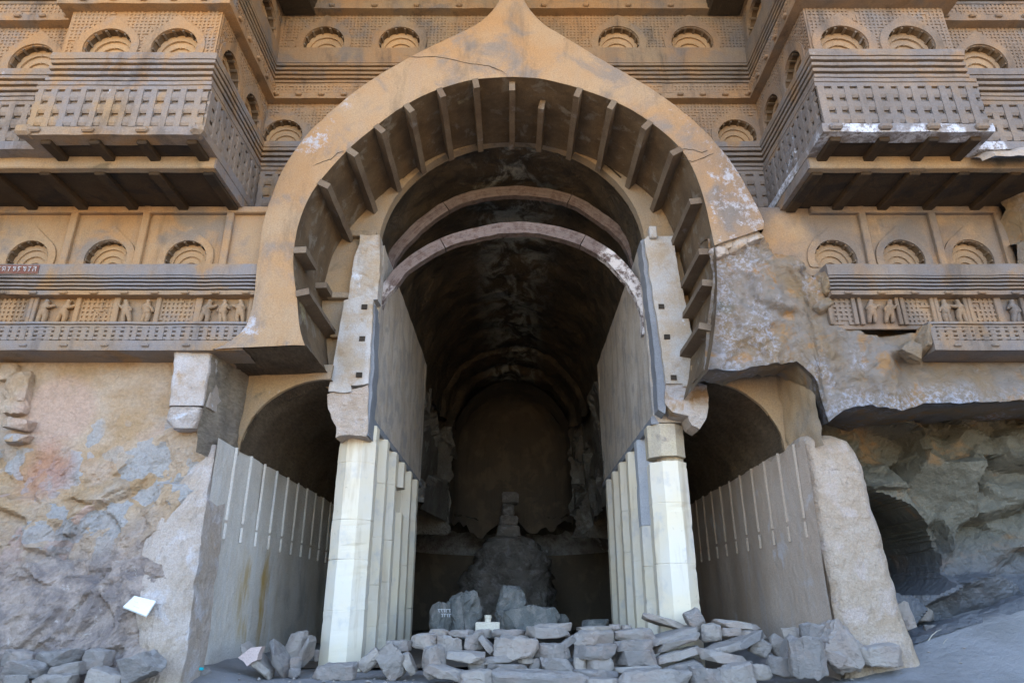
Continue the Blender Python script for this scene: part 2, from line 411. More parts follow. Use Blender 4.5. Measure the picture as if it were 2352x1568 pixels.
def rightrock():
    m, nt, b = nodes('fractured_rock_face'); t = NT(nt)
    col = t.mix(t.step(t.noise(1.2, 8, 0.65, dist=0.3), 0.36, 0.62), (0.29, 0.205, 0.12), (0.28, 0.24, 0.205))
    col = t.mix(t.step(t.noise(1.9, 7, 0.65, dist=0.5), 0.53, 0.64), col, (0.38, 0.22, 0.10))
    col = t.mix(t.step(t.noise(1.5, 6, 0.6), 0.58, 0.72), col, (0.19, 0.175, 0.13))
    lat = t.math('MAXIMUM', t.attr('lichen'), t.math('MULTIPLY', t.step(t.noise(1.4, 5, 0.6, vec=t.pos((1.4, 1.4, 0.7))), 0.52, 0.66), 0.8))
    col = t.mix(t.math('MULTIPLY', lat, t.step(t.noise(15, 8, 0.78), 0.45, 0.60)), col, (0.50, 0.50, 0.56))
    t.l(col, b.inputs['Base Color'])
    t.l(t.bump(t.bump(None, t.noise(30, 7, 0.78), 1.0, 0.022), t.noise(6, 9, 0.72, dist=0.8), 1.0, 0.09), b.inputs['Normal'])
    return m
M['rightrock'] = rightrock()
M['cave'] = stone('cave_rock', (0.13, 0.12, 0.09), (0.19, 0.175, 0.135), (0.28, 0.18, 0.095), p3=(0.55, 0.68), s1=1.0, chis=0.7, chs=16, rough=0.35, rdist=0.06,
                  extra=lambda t, c: t.mix(t.math('MULTIPLY', t.step(t.axis(2), 2.0, 1.2), 0.8), c, (0.12, 0.125, 0.14)))
M['cliff'] = stone('cliff_rock', (0.22, 0.18, 0.14), (0.28, 0.24, 0.20), s1=0.4)
M['blocksoot'] = stone('soot_block', (0.03, 0.024, 0.018), (0.055, 0.042, 0.03), chis=0.9, chs=12)
M['board'] = stone('white_board', (0.80, 0.82, 0.80), (0.74, 0.77, 0.76), s1=3, chis=0.05, rough=0.02, speck=0.05)
M['smudge'] = stone('faded_ink', (0.60, 0.64, 0.64), (0.70, 0.73, 0.72), s1=30, rough=0.02)
M['concrete'] = stone('cream_concrete', (0.55, 0.50, 0.40), (0.50, 0.45, 0.36), s1=4, rough=0.1)
M['chalk'] = stone('white_chalk', (0.55, 0.55, 0.55), (0.42, 0.42, 0.43), s1=12, rough=0.05)
M['redpaint'] = stone('faded_red_paint', (0.17, 0.06, 0.045), (0.20, 0.11, 0.08), s1=9, rough=0.05)
M['cyan'] = stone('cyan_scrap', (0.02, 0.55, 0.60), (0.02, 0.5, 0.6))
M['twig'] = stone('dry_stem', (0.50, 0.47, 0.42), (0.42, 0.38, 0.30))

# ------------------------------------------------------------------ setting: ground and cliff body
def ground_z(x, y):
    z = 0.0
    if x > 3.6:
        k = min(1.0, max(0.0, (y - 8.2) / 1.7))
        z += (x - 3.6) ** 1.1 * 0.32 * k + max(0.0, y - 9.6) * 0.12 * min(1, (x - 3.6))
    if x < -3.2:
        z += min(0.35, (-3.2 - x) * 0.22) * min(1.0, max(0.0, (y - 8.85) / 0.5))
    k = math.exp(-((x * x + (y - 6) ** 2) / 300.0))
    if x > 4.2 and y > 9.7: z -= 0.35
    return z + 0.05 * fbm(Vector((x * 0.6, y * 0.6, 3)), 4) * k - 0.02
g = G()
def gx(u):
    u = u * 2 - 1
    return math.copysign(9.0 * min(abs(u) / 0.8, 1) + (max(0, abs(u) - 0.8) / 0.2) ** 2 * 600, u)
def gy(v):
    if v < 0.25: return -600 * ((0.25 - v) / 0.25) ** 3 + 2
    return 2 + (v - 0.25) / 0.75 * 13.0
g.grid(lambda u, v: (gx(u), gy(v), ground_z(gx(u), gy(v))), 120, 110)
tag(obj('ground', g.mesh('ground', M['ground'], smooth=True)), kind='structure')

g = G()
def cliff_pt(x, z):
    return Vector((x, 3.5 + 0.9 * fbm(Vector((x * 0.25, z * 0.25, 1.7)), 5), z))
for s_ in (-1, 1):      # unseen side walls of the recess, put in to dim the outer front
    g.grid(lambda u, v: (s_ * (13.2 + 0.5 * fbm(Vector((u * 4, v * 5, s_)), 4)), 2.8 + 7.2 * u, -1 + 15 * v), 16, 24)
for x0, x1, z0, z1, nx, nz in ((-60, -13.0, -2, 17, 60, 20), (13.0, 60, -2, 17, 60, 20), (-13.2, 13.2, 12.4, 17, 30, 8)):
    g.grid(lambda u, v: cliff_pt(x0 + u * (x1 - x0), z0 + v * (z1 - z0)), nx, nz)
for s_ in (-1, 1):
    g.grid(lambda u, v: (s_ * (8.5 + 5.2 * u), 9.0 + 0.5 * fbm(Vector((u * 4, v * 8, 3 + s_)), 4), -1 + 14 * v), 16, 24)
# top, back, sides; unseen overhang soffit brought forward to shade the carved front
g.add([(-60, 2.6, 17), (60, 2.6, 17), (60, 60, 17.5), (-60, 60, 17.5)], [(0, 1, 2, 3)])
g.add([(-60, 60, -2), (60, 60, -2), (60, 60, 17.5), (-60, 60, 17.5)], [(0, 1, 2, 3)])
for sx in (-60, 60): g.add([(sx, 2.5, -2), (sx, 60, -2), (sx, 60, 17.5), (sx, 2.5, 17.5)], [(0, 1, 2, 3)])
g.grid(lambda u, v: (-13.8 + 27.6 * u, 3.6 + 6.9 * v, 12.6 - 0.4 * v + 0.25 * fbm(Vector((u * 9, v * 3, 0)), 3)), 24, 10)
tag(obj('cliff', g.mesh('cliff', M['cliff'], smooth=True)), kind='structure')

# ------------------------------------------------------------------ sweep of a moulding profile along the plan of the carved front
YB = 9.35
PLAN = [(-9.2, 7.72), (-6.28, 7.72), (-6.28, 7.42), (-4.14, 7.42), (-4.14, YB), (4.14, YB), (4.14, 7.36), (6.12, 7.36), (6.12, 7.72), (9.2, 7.72)]
def mitres(path):
    out = []
    for i, p in enumerate(path):
        ns = []
        for a, b in ((i - 1, i), (i, i + 1)):
            if 0 <= a and b < len(path):
                d = Vector((path[b][0] - path[a][0], path[b][1] - path[a][1])).normalized()
                ns.append(Vector((d.y, -d.x)))
        if len(ns) == 1: out.append(ns[0])
        else:
            m = (ns[0] + ns[1]); m = m / (1 + ns[0].dot(ns[1])) if 1 + ns[0].dot(ns[1]) > 0.05 else ns[0]
            out.append(m)
    return out
MIT = mitres(PLAN)
def sweep(profile, i0, i1, step=0.09, jit=0.006, path=None, mit=None, t0=0.0, t1=1.0):
    """surface of the (out, z) profile along path vertices i0..i1; jittered like worn stone"""
    path = path or PLAN; mit = mit or MIT
    g = G()
    for i in range(i0, i1):
        a = Vector(path[i]); b = Vector(path[i + 1]); ma, mb = mit[i], mit[i + 1]
        n = max(2, int((b - a).length / step))
        def fn(u, v):
            k = v * (len(profile) - 1); j = int(round(k)); o, z = profile[j]
            pa = a + ma * o; pb = b + mb * o
            p = pa.lerp(pb, u)
            return Vector((p.x, p.y, z))
        g.grid(fn, n, len(profile) - 1)
    return g
def stripes(z0, z1, n, o, depth, lean=0.0):
    """n worn rounded bands separated by deep grooves, bottom to top"""
    pr = []; h = (z1 - z0) / n
    for k in range(n):
        a = z0 + k * h; oo = o + lean * k / n
        pr += [(oo - depth, a), (oo - depth, a + h * 0.40), (oo - 0.004, a + h * 0.42), (oo, a + h * 0.50), (oo, a + h * 0.90), (oo - 0.012, a + h * 0.99)]
    pr.append((o - depth, z1))
    return pr
RAF = {}
def rafter_end_mesh(w, d, h, mat):
    k = (w, d, h, mat.name)
    if k not in RAF: RAF[k] = G().rbox((-w / 2, -h / 2, -0.03), (w / 2, h / 2, d), k=min(w, h) * 0.28).mesh('rafter_end', mat)
    return RAF[k]
def seg_frame(i, t, o, z):
    a = Vector(PLAN[i]); b = Vector(PLAN[i + 1]); d = (b - a).normalized(); n = Vector((d.y, -d.x))
    p = a + d * t + n * o
    return frame((p.x, p.y, z), (d.x, d.y, 0), (n.x, n.y, 0))
def seglen(i): return (Vector(PLAN[i + 1]) - Vector(PLAN[i])).length

# ------------------------------------------------------------------ chaitya (horseshoe) windows
def horseshoe(r, a0=-28, n=18):
    c = -r * math.sin(math.radians(a0))
    return [(r * math.cos(math.radians(a)), c + r * math.sin(math.radians(a))) for a in [a0 + (180 - 2 * a0) * k / n for k in range(n + 1)]]
def ogee(r, a0=-28, n=24, tip=0.42, wid=1.34):
    c = -r * math.sin(math.radians(a0)); pts = []
    for k in range(n + 1):
        a = a0 + (180 - 2 * a0) * k / n
        d = abs(a - 90)
        rr = r * (wid + tip * max(0, 1 - d / 34.0) ** 2.0)
        pts.append((rr * math.cos(math.radians(a)), c + rr * math.sin(math.radians(a)) - 0.0))
    return [(x, max(0.0, y)) for x, y in pts]
WINM = {}
def window_meshes(r, mat, wmat):
    key = (round(r, 3), mat.name)
    if key in WINM: return WINM[key]
    op = horseshoe(r); og = ogee(r)
    v, f = plate(og, [], 0.05)
    vs, fs = plate(og + list(reversed(op)), [], 0.055)
    fr = mesh('window', [Vector((p.x, p.y, p.z + 0.028)) for p in vs], fs, mat, jit=0.003, jf=7)
    # tunnel of the niche
    n = len(op); D = 0.44 * r
    gv = G(); gv.add([(x, y, 0.0) for x, y in op] + [(x * 0.97, y * 0.97 + 0.03 * r, -D) for x, y in op],
           [(i, i + 1, i + 1 + n, i + n) for i in range(n - 1)])
    gv.add([(op[0][0], op[0][1], 0.0), (op[-1][0], op[-1][1], 0.0), (op[-1][0], op[-1][1], -D), (op[0][0], op[0][1], -D)], [(0, 1, 2, 3)])
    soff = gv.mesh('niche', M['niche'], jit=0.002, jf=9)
    # three nested arches stepping back, seen one above the other
    gb = G(); radii = [1.0, 0.80, 0.59, 0.39]; dep = [0.34, 0.43, 0.52, 0.61]
    for q in range(3):
        R0, R1 = radii[q] * r * 1.02, radii[q + 1] * r
        A = horseshoe(R0); B = horseshoe(R1); m = len(A); w0 = -dep[q] * r; w1 = -dep[q + 1] * r
        gb.add([(x, y, w0) for x, y in A] + [(x, y, w0) for x, y in B], [(i, i + 1, i + 1 + m, i + m) for i in range(m - 1)])
        gb.add([(x, y, w0) for x, y in B] + [(x, y, w1 - 0.03 * r) for x, y in B], [(i, i + 1, i + 1 + m, i + m) for i in range(m - 1)])
        if q < 2:
            for a in range(15, 180, 25):
                ca, sa = math.cos(math.radians(a)), math.sin(math.radians(a)); cc = -R1 * math.sin(math.radians(-28))
                x, y = R1 * ca * 1.0, cc + R1 * sa
                gb.add([(x - .02 * r, y - .05 * r, w0), (x + .02 * r, y - .05 * r, w0), (x + .02 * r, y + .03 * r, w0 + .012), (x - .02 * r, y + .03 * r, w0 + .012)], [(0, 1, 2, 3)])
    B = horseshoe(radii[3] * r); m = len(B)
    gb.add([(x, y, -dep[3] * r) for x, y in B], [tuple(range(m))])
    inner = gb.mesh('nested_arches', wmat, jit=0.0)
    rb = G().box((-0.05 * r, -0.075 * r, -0.40 * r), (0.05 * r, 0.04 * r, 0.004)).mesh('niche_rib', M['rib'])
    WINM[key] = (fr, soff, inner, rb)
    return WINM[key]
def window(parent, Mx, r, mat, wmat, label=None, ribs=True):
    fr, soff, inner, rb = window_meshes(r, mat, wmat)
    Mx = Mx @ Matrix.Rotation(random.uniform(-0.025, 0.025), 4, 'Z') @ Matrix.Diagonal((random.uniform(0.97, 1.04), random.uniform(0.97, 1.04), 1, 1))
    w = obj('window', fr, parent, Mx)
    if label: w['label'] = label
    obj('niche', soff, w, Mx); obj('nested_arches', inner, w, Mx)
    if ribs:
        c = -r * math.sin(math.radians(-28))
        for k in range(8):
            a = math.radians(-16 + 212 * (k + 0.5) / 8)
            L = Matrix.Translation((r * math.cos(a), c + r * math.sin(a), 0)) @ Matrix.Rotation(a - math.pi / 2, 4, 'Z')
            obj('niche_rib', rb, w, Mx @ L)
    return w
def wall_panel(parent, name, Mx, u0, u1, v0, v1, wins, mat, jit=0.003, depth=0.03):
    holes = []
    for (u, v, r) in wins:
        holes.append([(u + x, v + y) for x, y in horseshoe(r * 0.995)])
    vs, fs = plate([(u0, v0), (u1, v0), (u1, v1), (u0, v1)], holes, depth)
    return obj(name, mesh(name, vs, fs, mat, jit=jit, jf=5), parent, Mx)
def lattice(parent, Mx, u0, u1, v0, v1, pitch, mat, avoid=(), h=0.012, fill=0.52):
    nu = max(2, int((u1 - u0) / pitch)); nv = max(2, int((v1 - v0) / pitch)); pu = (u1 - u0) / nu; pv = (v1 - v0) / nv
    g = G()
    def bad(x, y):
        return any((x - u) ** 2 + (y - v - r * 0.47) ** 2 < (1.2 * r) ** 2 and y > v - 0.01 or (abs(x - u) < r * 1.1 and v - 0.02 < y < v + 0.5 * r) for u, v, r in avoid)
    rng = random.Random(int(u0 * 100) + int(v0 * 77) + nu)
    for i in range(nu):
        for j in range(nv):
            x = u0 + i * pu; y = v0 + j * pv
            if bad(x + pu / 2, y + pv / 2): continue
            if rng.random() < 0.035 or noise.noise(Vector((x * 2.3, y * 2.3, u0 + v0))) > 0.52: continue
            a = pu * fill; bq = pv * fill; e = rng.uniform(-.003, .003)
            hh = h * rng.uniform(0.75, 1.15)
            # vertical bar piece and horizontal bar piece, open at the back
            for (xa, ya, xb, yb) in ((x + e, y, x + a + e, y + pv), (x + a + e, y, x + pu + e, y + bq)):
                g.add([(xa, ya, hh), (xb, ya, hh), (xb, yb, hh), (xa, yb, hh), (xa, ya, 0), (xb, ya, 0), (xb, yb, 0), (xa, yb, 0)],
                      [(0, 1, 2, 3), (0, 4, 5, 1), (2, 6, 7, 3), (1, 5, 6, 2), (3, 7, 4, 0)])
    o = obj('lattice', g.mesh('lattice', mat), parent, Mx)
    tag(o, kind='stuff'); return o
POSTM = {}
def railing(parent, Mx, length, h, pitch, mat, rows=3, pw=0.46, proud=0.034, lean=0.0, skip=None):
    """carved railing: upright posts with lens-shaped rails woven between them"""
    key = (round(h, 3), round(pitch, 3), mat.name)
    n = max(2, int(round(length / pitch))); p = length / n
    if key not in POSTM:
        gp = G(); w = pitch * pw / 2
        for k in range(6):
            a, b = k / 6 * h, (k + 1) / 6 * h
            gp.add([(-w, a, proud), (w, a, proud), (w, b, proud), (-w, b, proud), (-w * 1.05, a, 0), (w * 1.05, a, 0), (w * 1.05, b, 0), (-w * 1.05, b, 0)],
                   [(0, 1, 2, 3), (1, 5, 6, 2), (3, 7, 4, 0)])
        POSTM[key] = gp.mesh('railing_post', mat, jit=0.003, jf=9)
    pl = mesh('railing_panel', [(0, 0, -0.02), (length, 0, -0.02), (length, h, -0.02), (0, h, -0.02)], [(0, 1, 2, 3)], mat)
    R = obj('railing', pl, parent, Mx)
    for k in range(n):
        if skip and skip(p * (k + 0.25)): continue
        obj('railing_post', POSTM[key], R, Mx @ Matrix.Translation((p * (k + 0.27) + random.uniform(-.008, .008), 0, random.uniform(-.010, .004))) @ Matrix.Rotation(random.uniform(-0.02, 0.02), 4, 'Z') @ Matrix.Diagonal((random.uniform(0.85, 1.1), 1, 1, 1)))
    rh = h / rows
    for r_ in range(rows):
        gr = G(); y0 = r_ * rh + rh * 0.15; y1 = (r_ + 1) * rh - rh * 0.01
        prof = [(y0, -0.018), (y0 + 0.0, 0.008), (y0 + (y1 - y0) * 0.25, proud * 0.80), (y0 + (y1 - y0) * 0.75, proud * 0.70), (y1, -0.018)]
        gr.grid(lambda u, v: (u * length, prof[int(round(v * 4))][0], prof[int(round(v * 4))][1]), max(4, n), 4)
        obj('rail', gr.mesh('rail', mat, jit=0.004, jf=6), R, Mx)
    return R

# ------------------------------------------------------------------ the stepped carved front: two balconies and the wall between them
def tiers(root, i0, i1, cut=None, bandm=None):
    mt = M['carved']
    def low(nm, pr, c, mat, jit):
        if not cut:
            obj(nm, sweep(pr, i0, i1).mesh(nm, mat, jit=jit), root); return
        for sgn in (0, 1):      # the wall stops at the great arch
            path = [PLAN[i0], (PLAN[i0][0] + c, YB)] if sgn == 0 else [(PLAN[i1][0] - c, YB), PLAN[i1]]
            mm = [MIT[i0], Vector((0, -1))] if sgn == 0 else [Vector((0, -1)), MIT[i1]]
            obj(nm, sweep(pr, 0, 1, path=path, mit=mm).mesh(nm, mat, jit=jit), root)
    pr = [(-0.10, 6.55), (0.12, 6.55), (0.125, 6.60), (0.12, 6.68), (0.075, 6.685)]
    low('rafter_band', pr, 0.89, bandm or M['ledge'], 0.008)
    pr = [(0.06, 7.30), (0.10, 7.305), (0.105, 7.36), (0.075, 7.37), (0.07, 7.375), (0.10, 7.385), (0.10, 7.44), (0.02, 7.455)]
    low('top_rail', pr, 0.89, M['ledge'], 0.006)
    low('moulding', stripes(7.455, 7.86, 4, 0.06, 0.13), 1.44, M['ledge'], 0.0045)
    low('moulding', [(0.0, 7.86), (0.07, 7.862), (0.075, 7.92), (0.065, 7.975), (-0.04, 7.985)], 1.44, M['ledge'], 0.008)
    obj('cornice', sweep([(-0.02, 8.775), (0.15, 8.78), (0.155, 8.82), (0.15, 8.89), (0.13, 8.90), (0.12, 9.10), (0.10, 9.13), (0.0, 9.135)], i0, i1).mesh('cornice', mt, jit=0.008), root)
    obj('moulding', sweep(stripes(9.135, 9.60, 5, 0.08, 0.15), i0, i1).mesh('moulding', M['carved_up'], jit=0.0045), root)
    obj('moulding', sweep([(0.0, 9.60), (0.08, 9.602), (0.075, 9.80), (0.07, 9.945), (-0.04, 9.96)], i0, i1).mesh('moulding', M['carved_up'], jit=0.0045), root)
    obj('cornice', sweep([(-0.02, 10.74), (0.17, 10.745), (0.175, 10.86), (0.15, 10.87), (0.14, 11.08), (0.0, 11.10)], i0, i1).mesh('cornice', M['carved_up'], jit=0.008), root)
    obj('moulding', sweep(stripes(11.10, 11.9, 6, 0.10, 0.12), i0, i1).mesh('moulding', M['carved_up'], jit=0.0045), root)
def w1(root, i, wins, wins2, lat=True, r=0.325, r2=0.36, band=True, skiprail=None, rafters=True, rail=True, cut=None):
    L = seglen(i)
    Mx = seg_frame(i, 0, 0.0, 0.0)
    a = [(u, 7.97, r) for u in wins]; b = [(u, 9.945, r2) for u in wins2]
    for q0, q1 in (((0, cut[1]), (L - cut[1], L)) if cut else ((0, L),)):
        aa = [t_ for t_ in a if q0 < t_[0] < q1]
        wall_panel(root, 'wall', Mx, q0, q1, 7.95, 8.80, aa, M['carved'])
        if L > 0.5: lattice(root, Mx, q0 + 0.03, q1 - 0.03, 8.00, 8.775, 0.058, M['carved'], avoid=aa)
    if L > 0.5:
        wall_panel(root, 'wall', Mx, 0, L, 9.93, 10.76, b, M['carved_up'])
        lattice(root, Mx, 0.03, L - 0.03, 9.97, 10.74, 0.062, M['carved_up'], avoid=b)
        lattice(root, seg_frame(i, 0, 0.124, 0.0), 0.03, L - 0.03, 8.905, 9.095, 0.06, M['carved'], h=0.013)
    else:
        wall_panel(root, 'wall', Mx, 0, L, 9.93, 10.76, [], M['carved_up'])
    for k, u in enumerate(wins): window(root, seg_frame(i, u, 0, 7.97), r, M['carved'], M['window'])
    for k, u in enumerate(wins2): window(root, seg_frame(i, u, 0, 9.945), r2, M['carved_up'], M['window'])
    def turn(k):
        if k <= 0 or k >= len(PLAN) - 1: return 0.0
        a_ = Vector(PLAN[k]) - Vector(PLAN[k - 1]); b_ = Vector(PLAN[k + 1]) - Vector(PLAN[k])
        return 0.082 if a_.x * b_.y - a_.y * b_.x > 0 else -0.082
    if rail and not cut:
        e0, e1 = turn(i), turn(i + 1)
        railing(root, seg_frame(i, -e0, 0.082, 6.685), L + e0 + e1, 0.615, 0.185, M['carved_grey'], skip=skiprail)
    if rail and cut:
        railing(root, seg_frame(i, 0.082, 0.082, 6.685), cut[0] - 0.082, 0.615, 0.185, M['carved_grey'])
        railing(root, seg_frame(i, L - cut[0], 0.082, 6.685), cut[0] - 0.082, 0.615, 0.185, M['carved_grey'])
    if rafters and L > 0.5:
        n = int(L / 0.36)
        for k in range(n):
            obj('rafter_end', rafter_end_mesh(0.10, 0.05, 0.05, M['carved']), root, seg_frame(i, (k + 0.5) * L / n, 0.15, 8.845))
            if k % 2 == 0: obj('rafter_end', rafter_end_mesh(0.10, 0.05, 0.06, M['carved_up']), root, seg_frame(i, (k + 0.5) * L / n, 0.17, 10.80))

def under(root, bx0, bx1, bf, sx0, sx1, beams_u, beams_l, zig=None):
    g = G().box((bx0 + 0.02, bf + 0.09, 6.57), (bx1 - 0.02, 7.83, 6.63))
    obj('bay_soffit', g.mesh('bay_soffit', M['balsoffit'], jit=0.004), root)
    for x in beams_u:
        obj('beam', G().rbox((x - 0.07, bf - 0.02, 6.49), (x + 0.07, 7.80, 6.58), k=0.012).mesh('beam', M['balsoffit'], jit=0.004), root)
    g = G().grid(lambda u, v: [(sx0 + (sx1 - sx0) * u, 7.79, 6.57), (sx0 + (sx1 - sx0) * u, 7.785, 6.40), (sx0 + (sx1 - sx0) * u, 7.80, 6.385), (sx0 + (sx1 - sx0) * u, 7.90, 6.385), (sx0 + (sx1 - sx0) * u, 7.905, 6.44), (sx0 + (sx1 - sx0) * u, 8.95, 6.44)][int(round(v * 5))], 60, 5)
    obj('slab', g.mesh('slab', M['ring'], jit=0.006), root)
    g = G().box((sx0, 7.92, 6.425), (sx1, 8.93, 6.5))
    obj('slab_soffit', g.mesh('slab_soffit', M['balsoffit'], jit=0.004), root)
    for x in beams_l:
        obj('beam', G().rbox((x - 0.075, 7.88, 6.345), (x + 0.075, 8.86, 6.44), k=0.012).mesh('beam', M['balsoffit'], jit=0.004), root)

BL = thing('carved_balcony', 'carved stone balcony with two horseshoe windows, left of the great arch', 'balcony', (-5.4, 7.8, 6.4), 'balconies flanking the great arch')
tiers(BL, 0, 4)
w1(BL, 0, [2.3, 1.35], [1.2, 2.2]); w1(BL, 1, [], []); w1(BL, 2, [0.63, 1.57], [0.6, 1.6]); w1(BL, 3, [0.50, 1.40], [0.5, 1.42])
g = G().box((-4.12, 7.80, 6.39), (-4.03, 9.35, 6.69))
obj('rafter_band', g.mesh('rafter_band', M['ledge'], jit=0.004), BL)
under(BL, -6.28, -4.14, 7.42, -9.2, -4.045, [-6.12, -5.48, -4.86, -4.2], [-7.9, -7.15, -6.40, -5.65, -4.90, -4.16])
for u in (0.02, 0.72, 1.42): obj('rafter_end', rafter_end_mesh(0.16, 0.06, 0.075, M['ledge']), BL, seg_frame(2, u + 0.05, 0.115, 6.615))
cb = obj('corner_bracket', G().rbox((-6.46, 7.24, 6.53), (-6.24, 7.42, 6.70), k=0.04).mesh('corner_bracket', M['carved_grey'], jit=0.01, jf=8), BL)
cb = obj('corner_bracket', G().rbox((-4.17, 7.22, 6.54), (-4.00, 7.42, 6.69), k=0.05).mesh('corner_bracket', M['carved_grey'], jit=0.03, jf=9), BL)

BR = thing('carved_balcony', 'carved grey balcony with two horseshoe windows and whitened edges, right of the great arch', 'balcony', (5.2, 7.8, 6.4), 'balconies flanking the great arch')
tiers(BR, 5, 9, bandm=M['ledge_r'])
w1(BR, 5, [0.52, 1.42], [0.5, 1.42]); w1(BR, 6, [0.47, 1.40], [0.5, 1.5]); w1(BR, 7, [], []); w1(BR, 8, [0.68], [0.8])
obj('rafter_band', G().box((4.03, 7.80, 6.39), (4.12, 9.35, 6.69)).mesh('rafter_band', M['ledge'], jit=0.004), BR)
under(BR, 4.14, 6.12, 7.36, 4.045, 9.2, [4.22, 4.86, 5.50, 6.05], [4.18, 4.85, 5.52, 6.20, 6.9, 7.6])
for u in (0.04, 0.68, 1.30, 1.93): obj('rafter_end', rafter_end_mesh(0.17, 0.07, 0.09, M['ledge']), BR, seg_frame(6, u, 0.115, 6.615))

CW = thing('facade_wall', 'stepped carved wall with lattice bands and small horseshoe windows behind the great arch', 'wall', (0, YB, 6.5))
tiers(CW, 4, 5, cut=True)
w1(CW, 4, [0.33, 7.88], [0.82, 2.15, 6.02, 7.32], cut=(0.89, 2.14))
for X0, X1 in ((-4.12, -3.50), (3.48, 4.12)):
    obj('corner_block', G().rbox((X0, 8.82, 10.72), (X1, 9.37, 11.9), k=0.05).mesh('corner_block', M['blocksoot'], jit=0.03, jf=5), CW)
obj('backing', G().box((-4.3, YB + 0.32, 3.9), (4.3, YB + 0.4, 12)).mesh('backing', M['cliff']), CW) if False else None

# ------------------------------------------------------------------ relief figures (one continuous body each)
FIGM = {}
def figure_mesh(pose):
    if pose in FIGM: return FIGM[pose]
    P = {   # joint: (x, z) ; unit height 1, y forward small ; poses of dancing couples
      0: dict(ph=(.0,.50), ch=(.03,.70), nk=(.03,.80), hd=(.05,.90), le=(.20,.68), lh=(.36,.74), re=(-.14,.62), rh=(-.02,.52), lk=(.11,.28), lf=(.05,.02), rk=(-.09,.27), rf=(-.12,.02)),
      1: dict(ph=(.03,.49), ch=(-.02,.69), nk=(-.03,.79), hd=(-.06,.89), le=(-.19,.66), lh=(-.32,.76), re=(.16,.62), rh=(.10,.46), lk=(.14,.30), lf=(.20,.03), rk=(-.06,.26), rf=(-.02,.02)),
      2: dict(ph=(-.03,.50), ch=(.0,.70), nk=(.0,.80), hd=(-.03,.90), le=(.17,.60), lh=(.08,.72), re=(-.18,.60), rh=(-.22,.45), lk=(.05,.27), lf=(.08,.02), rk=(-.10,.28), rf=(-.05,.03)),
    }[pose]
    names = ['ph','ch','nk','hd','le','lh','re','rh','lk','lf','rk','rf']
    vs = [Vector((P[n][0], -0.05 if n not in ('hd',) else -0.06, P[n][1])) for n in names]
    ed = [(0,1),(1,2),(2,3),(1,4),(4,5),(1,6),(6,7),(0,8),(8,9),(0,10),(10,11)]
    vs.append(vs[3] + Vector((0.055 * (1 if pose != 1 else -1), 0, 0.055))); ed.append((3, 12))      # hair knot / turban
    rad = [.125,.135,.062,.098,.058,.050,.058,.050,.092,.060,.092,.060,.062]
    me = bpy.data.meshes.new('figure_skin'); me.from_pydata(vs, ed, [])
    o = bpy.data.objects.new('figure_skin', me); COL.objects.link(o)
    o.modifiers.new('s', 'SKIN'); sub = o.modifiers.new('d', 'SUBSURF'); sub.levels = 1; sub.render_levels = 1
    for k, sv in enumerate(me.skin_vertices[0].data):
        sv.radius = (rad[k], rad[k]); sv.use_root = (k == 0)
    dg = bpy.context.evaluated_depsgraph_get(); dg.update()
    out = bpy.data.meshes.new_from_object(o.evaluated_get(dg))
    bpy.data.objects.remove(o)
    out.materials.clear(); out.materials.append(M['carved'])
    for v in out.vertices: v.co.y = v.co.y * 1.25 - 0.05
    out.polygons.foreach_set('use_smooth', [True] * len(out.polygons))
    FIGM[pose] = out
    return out

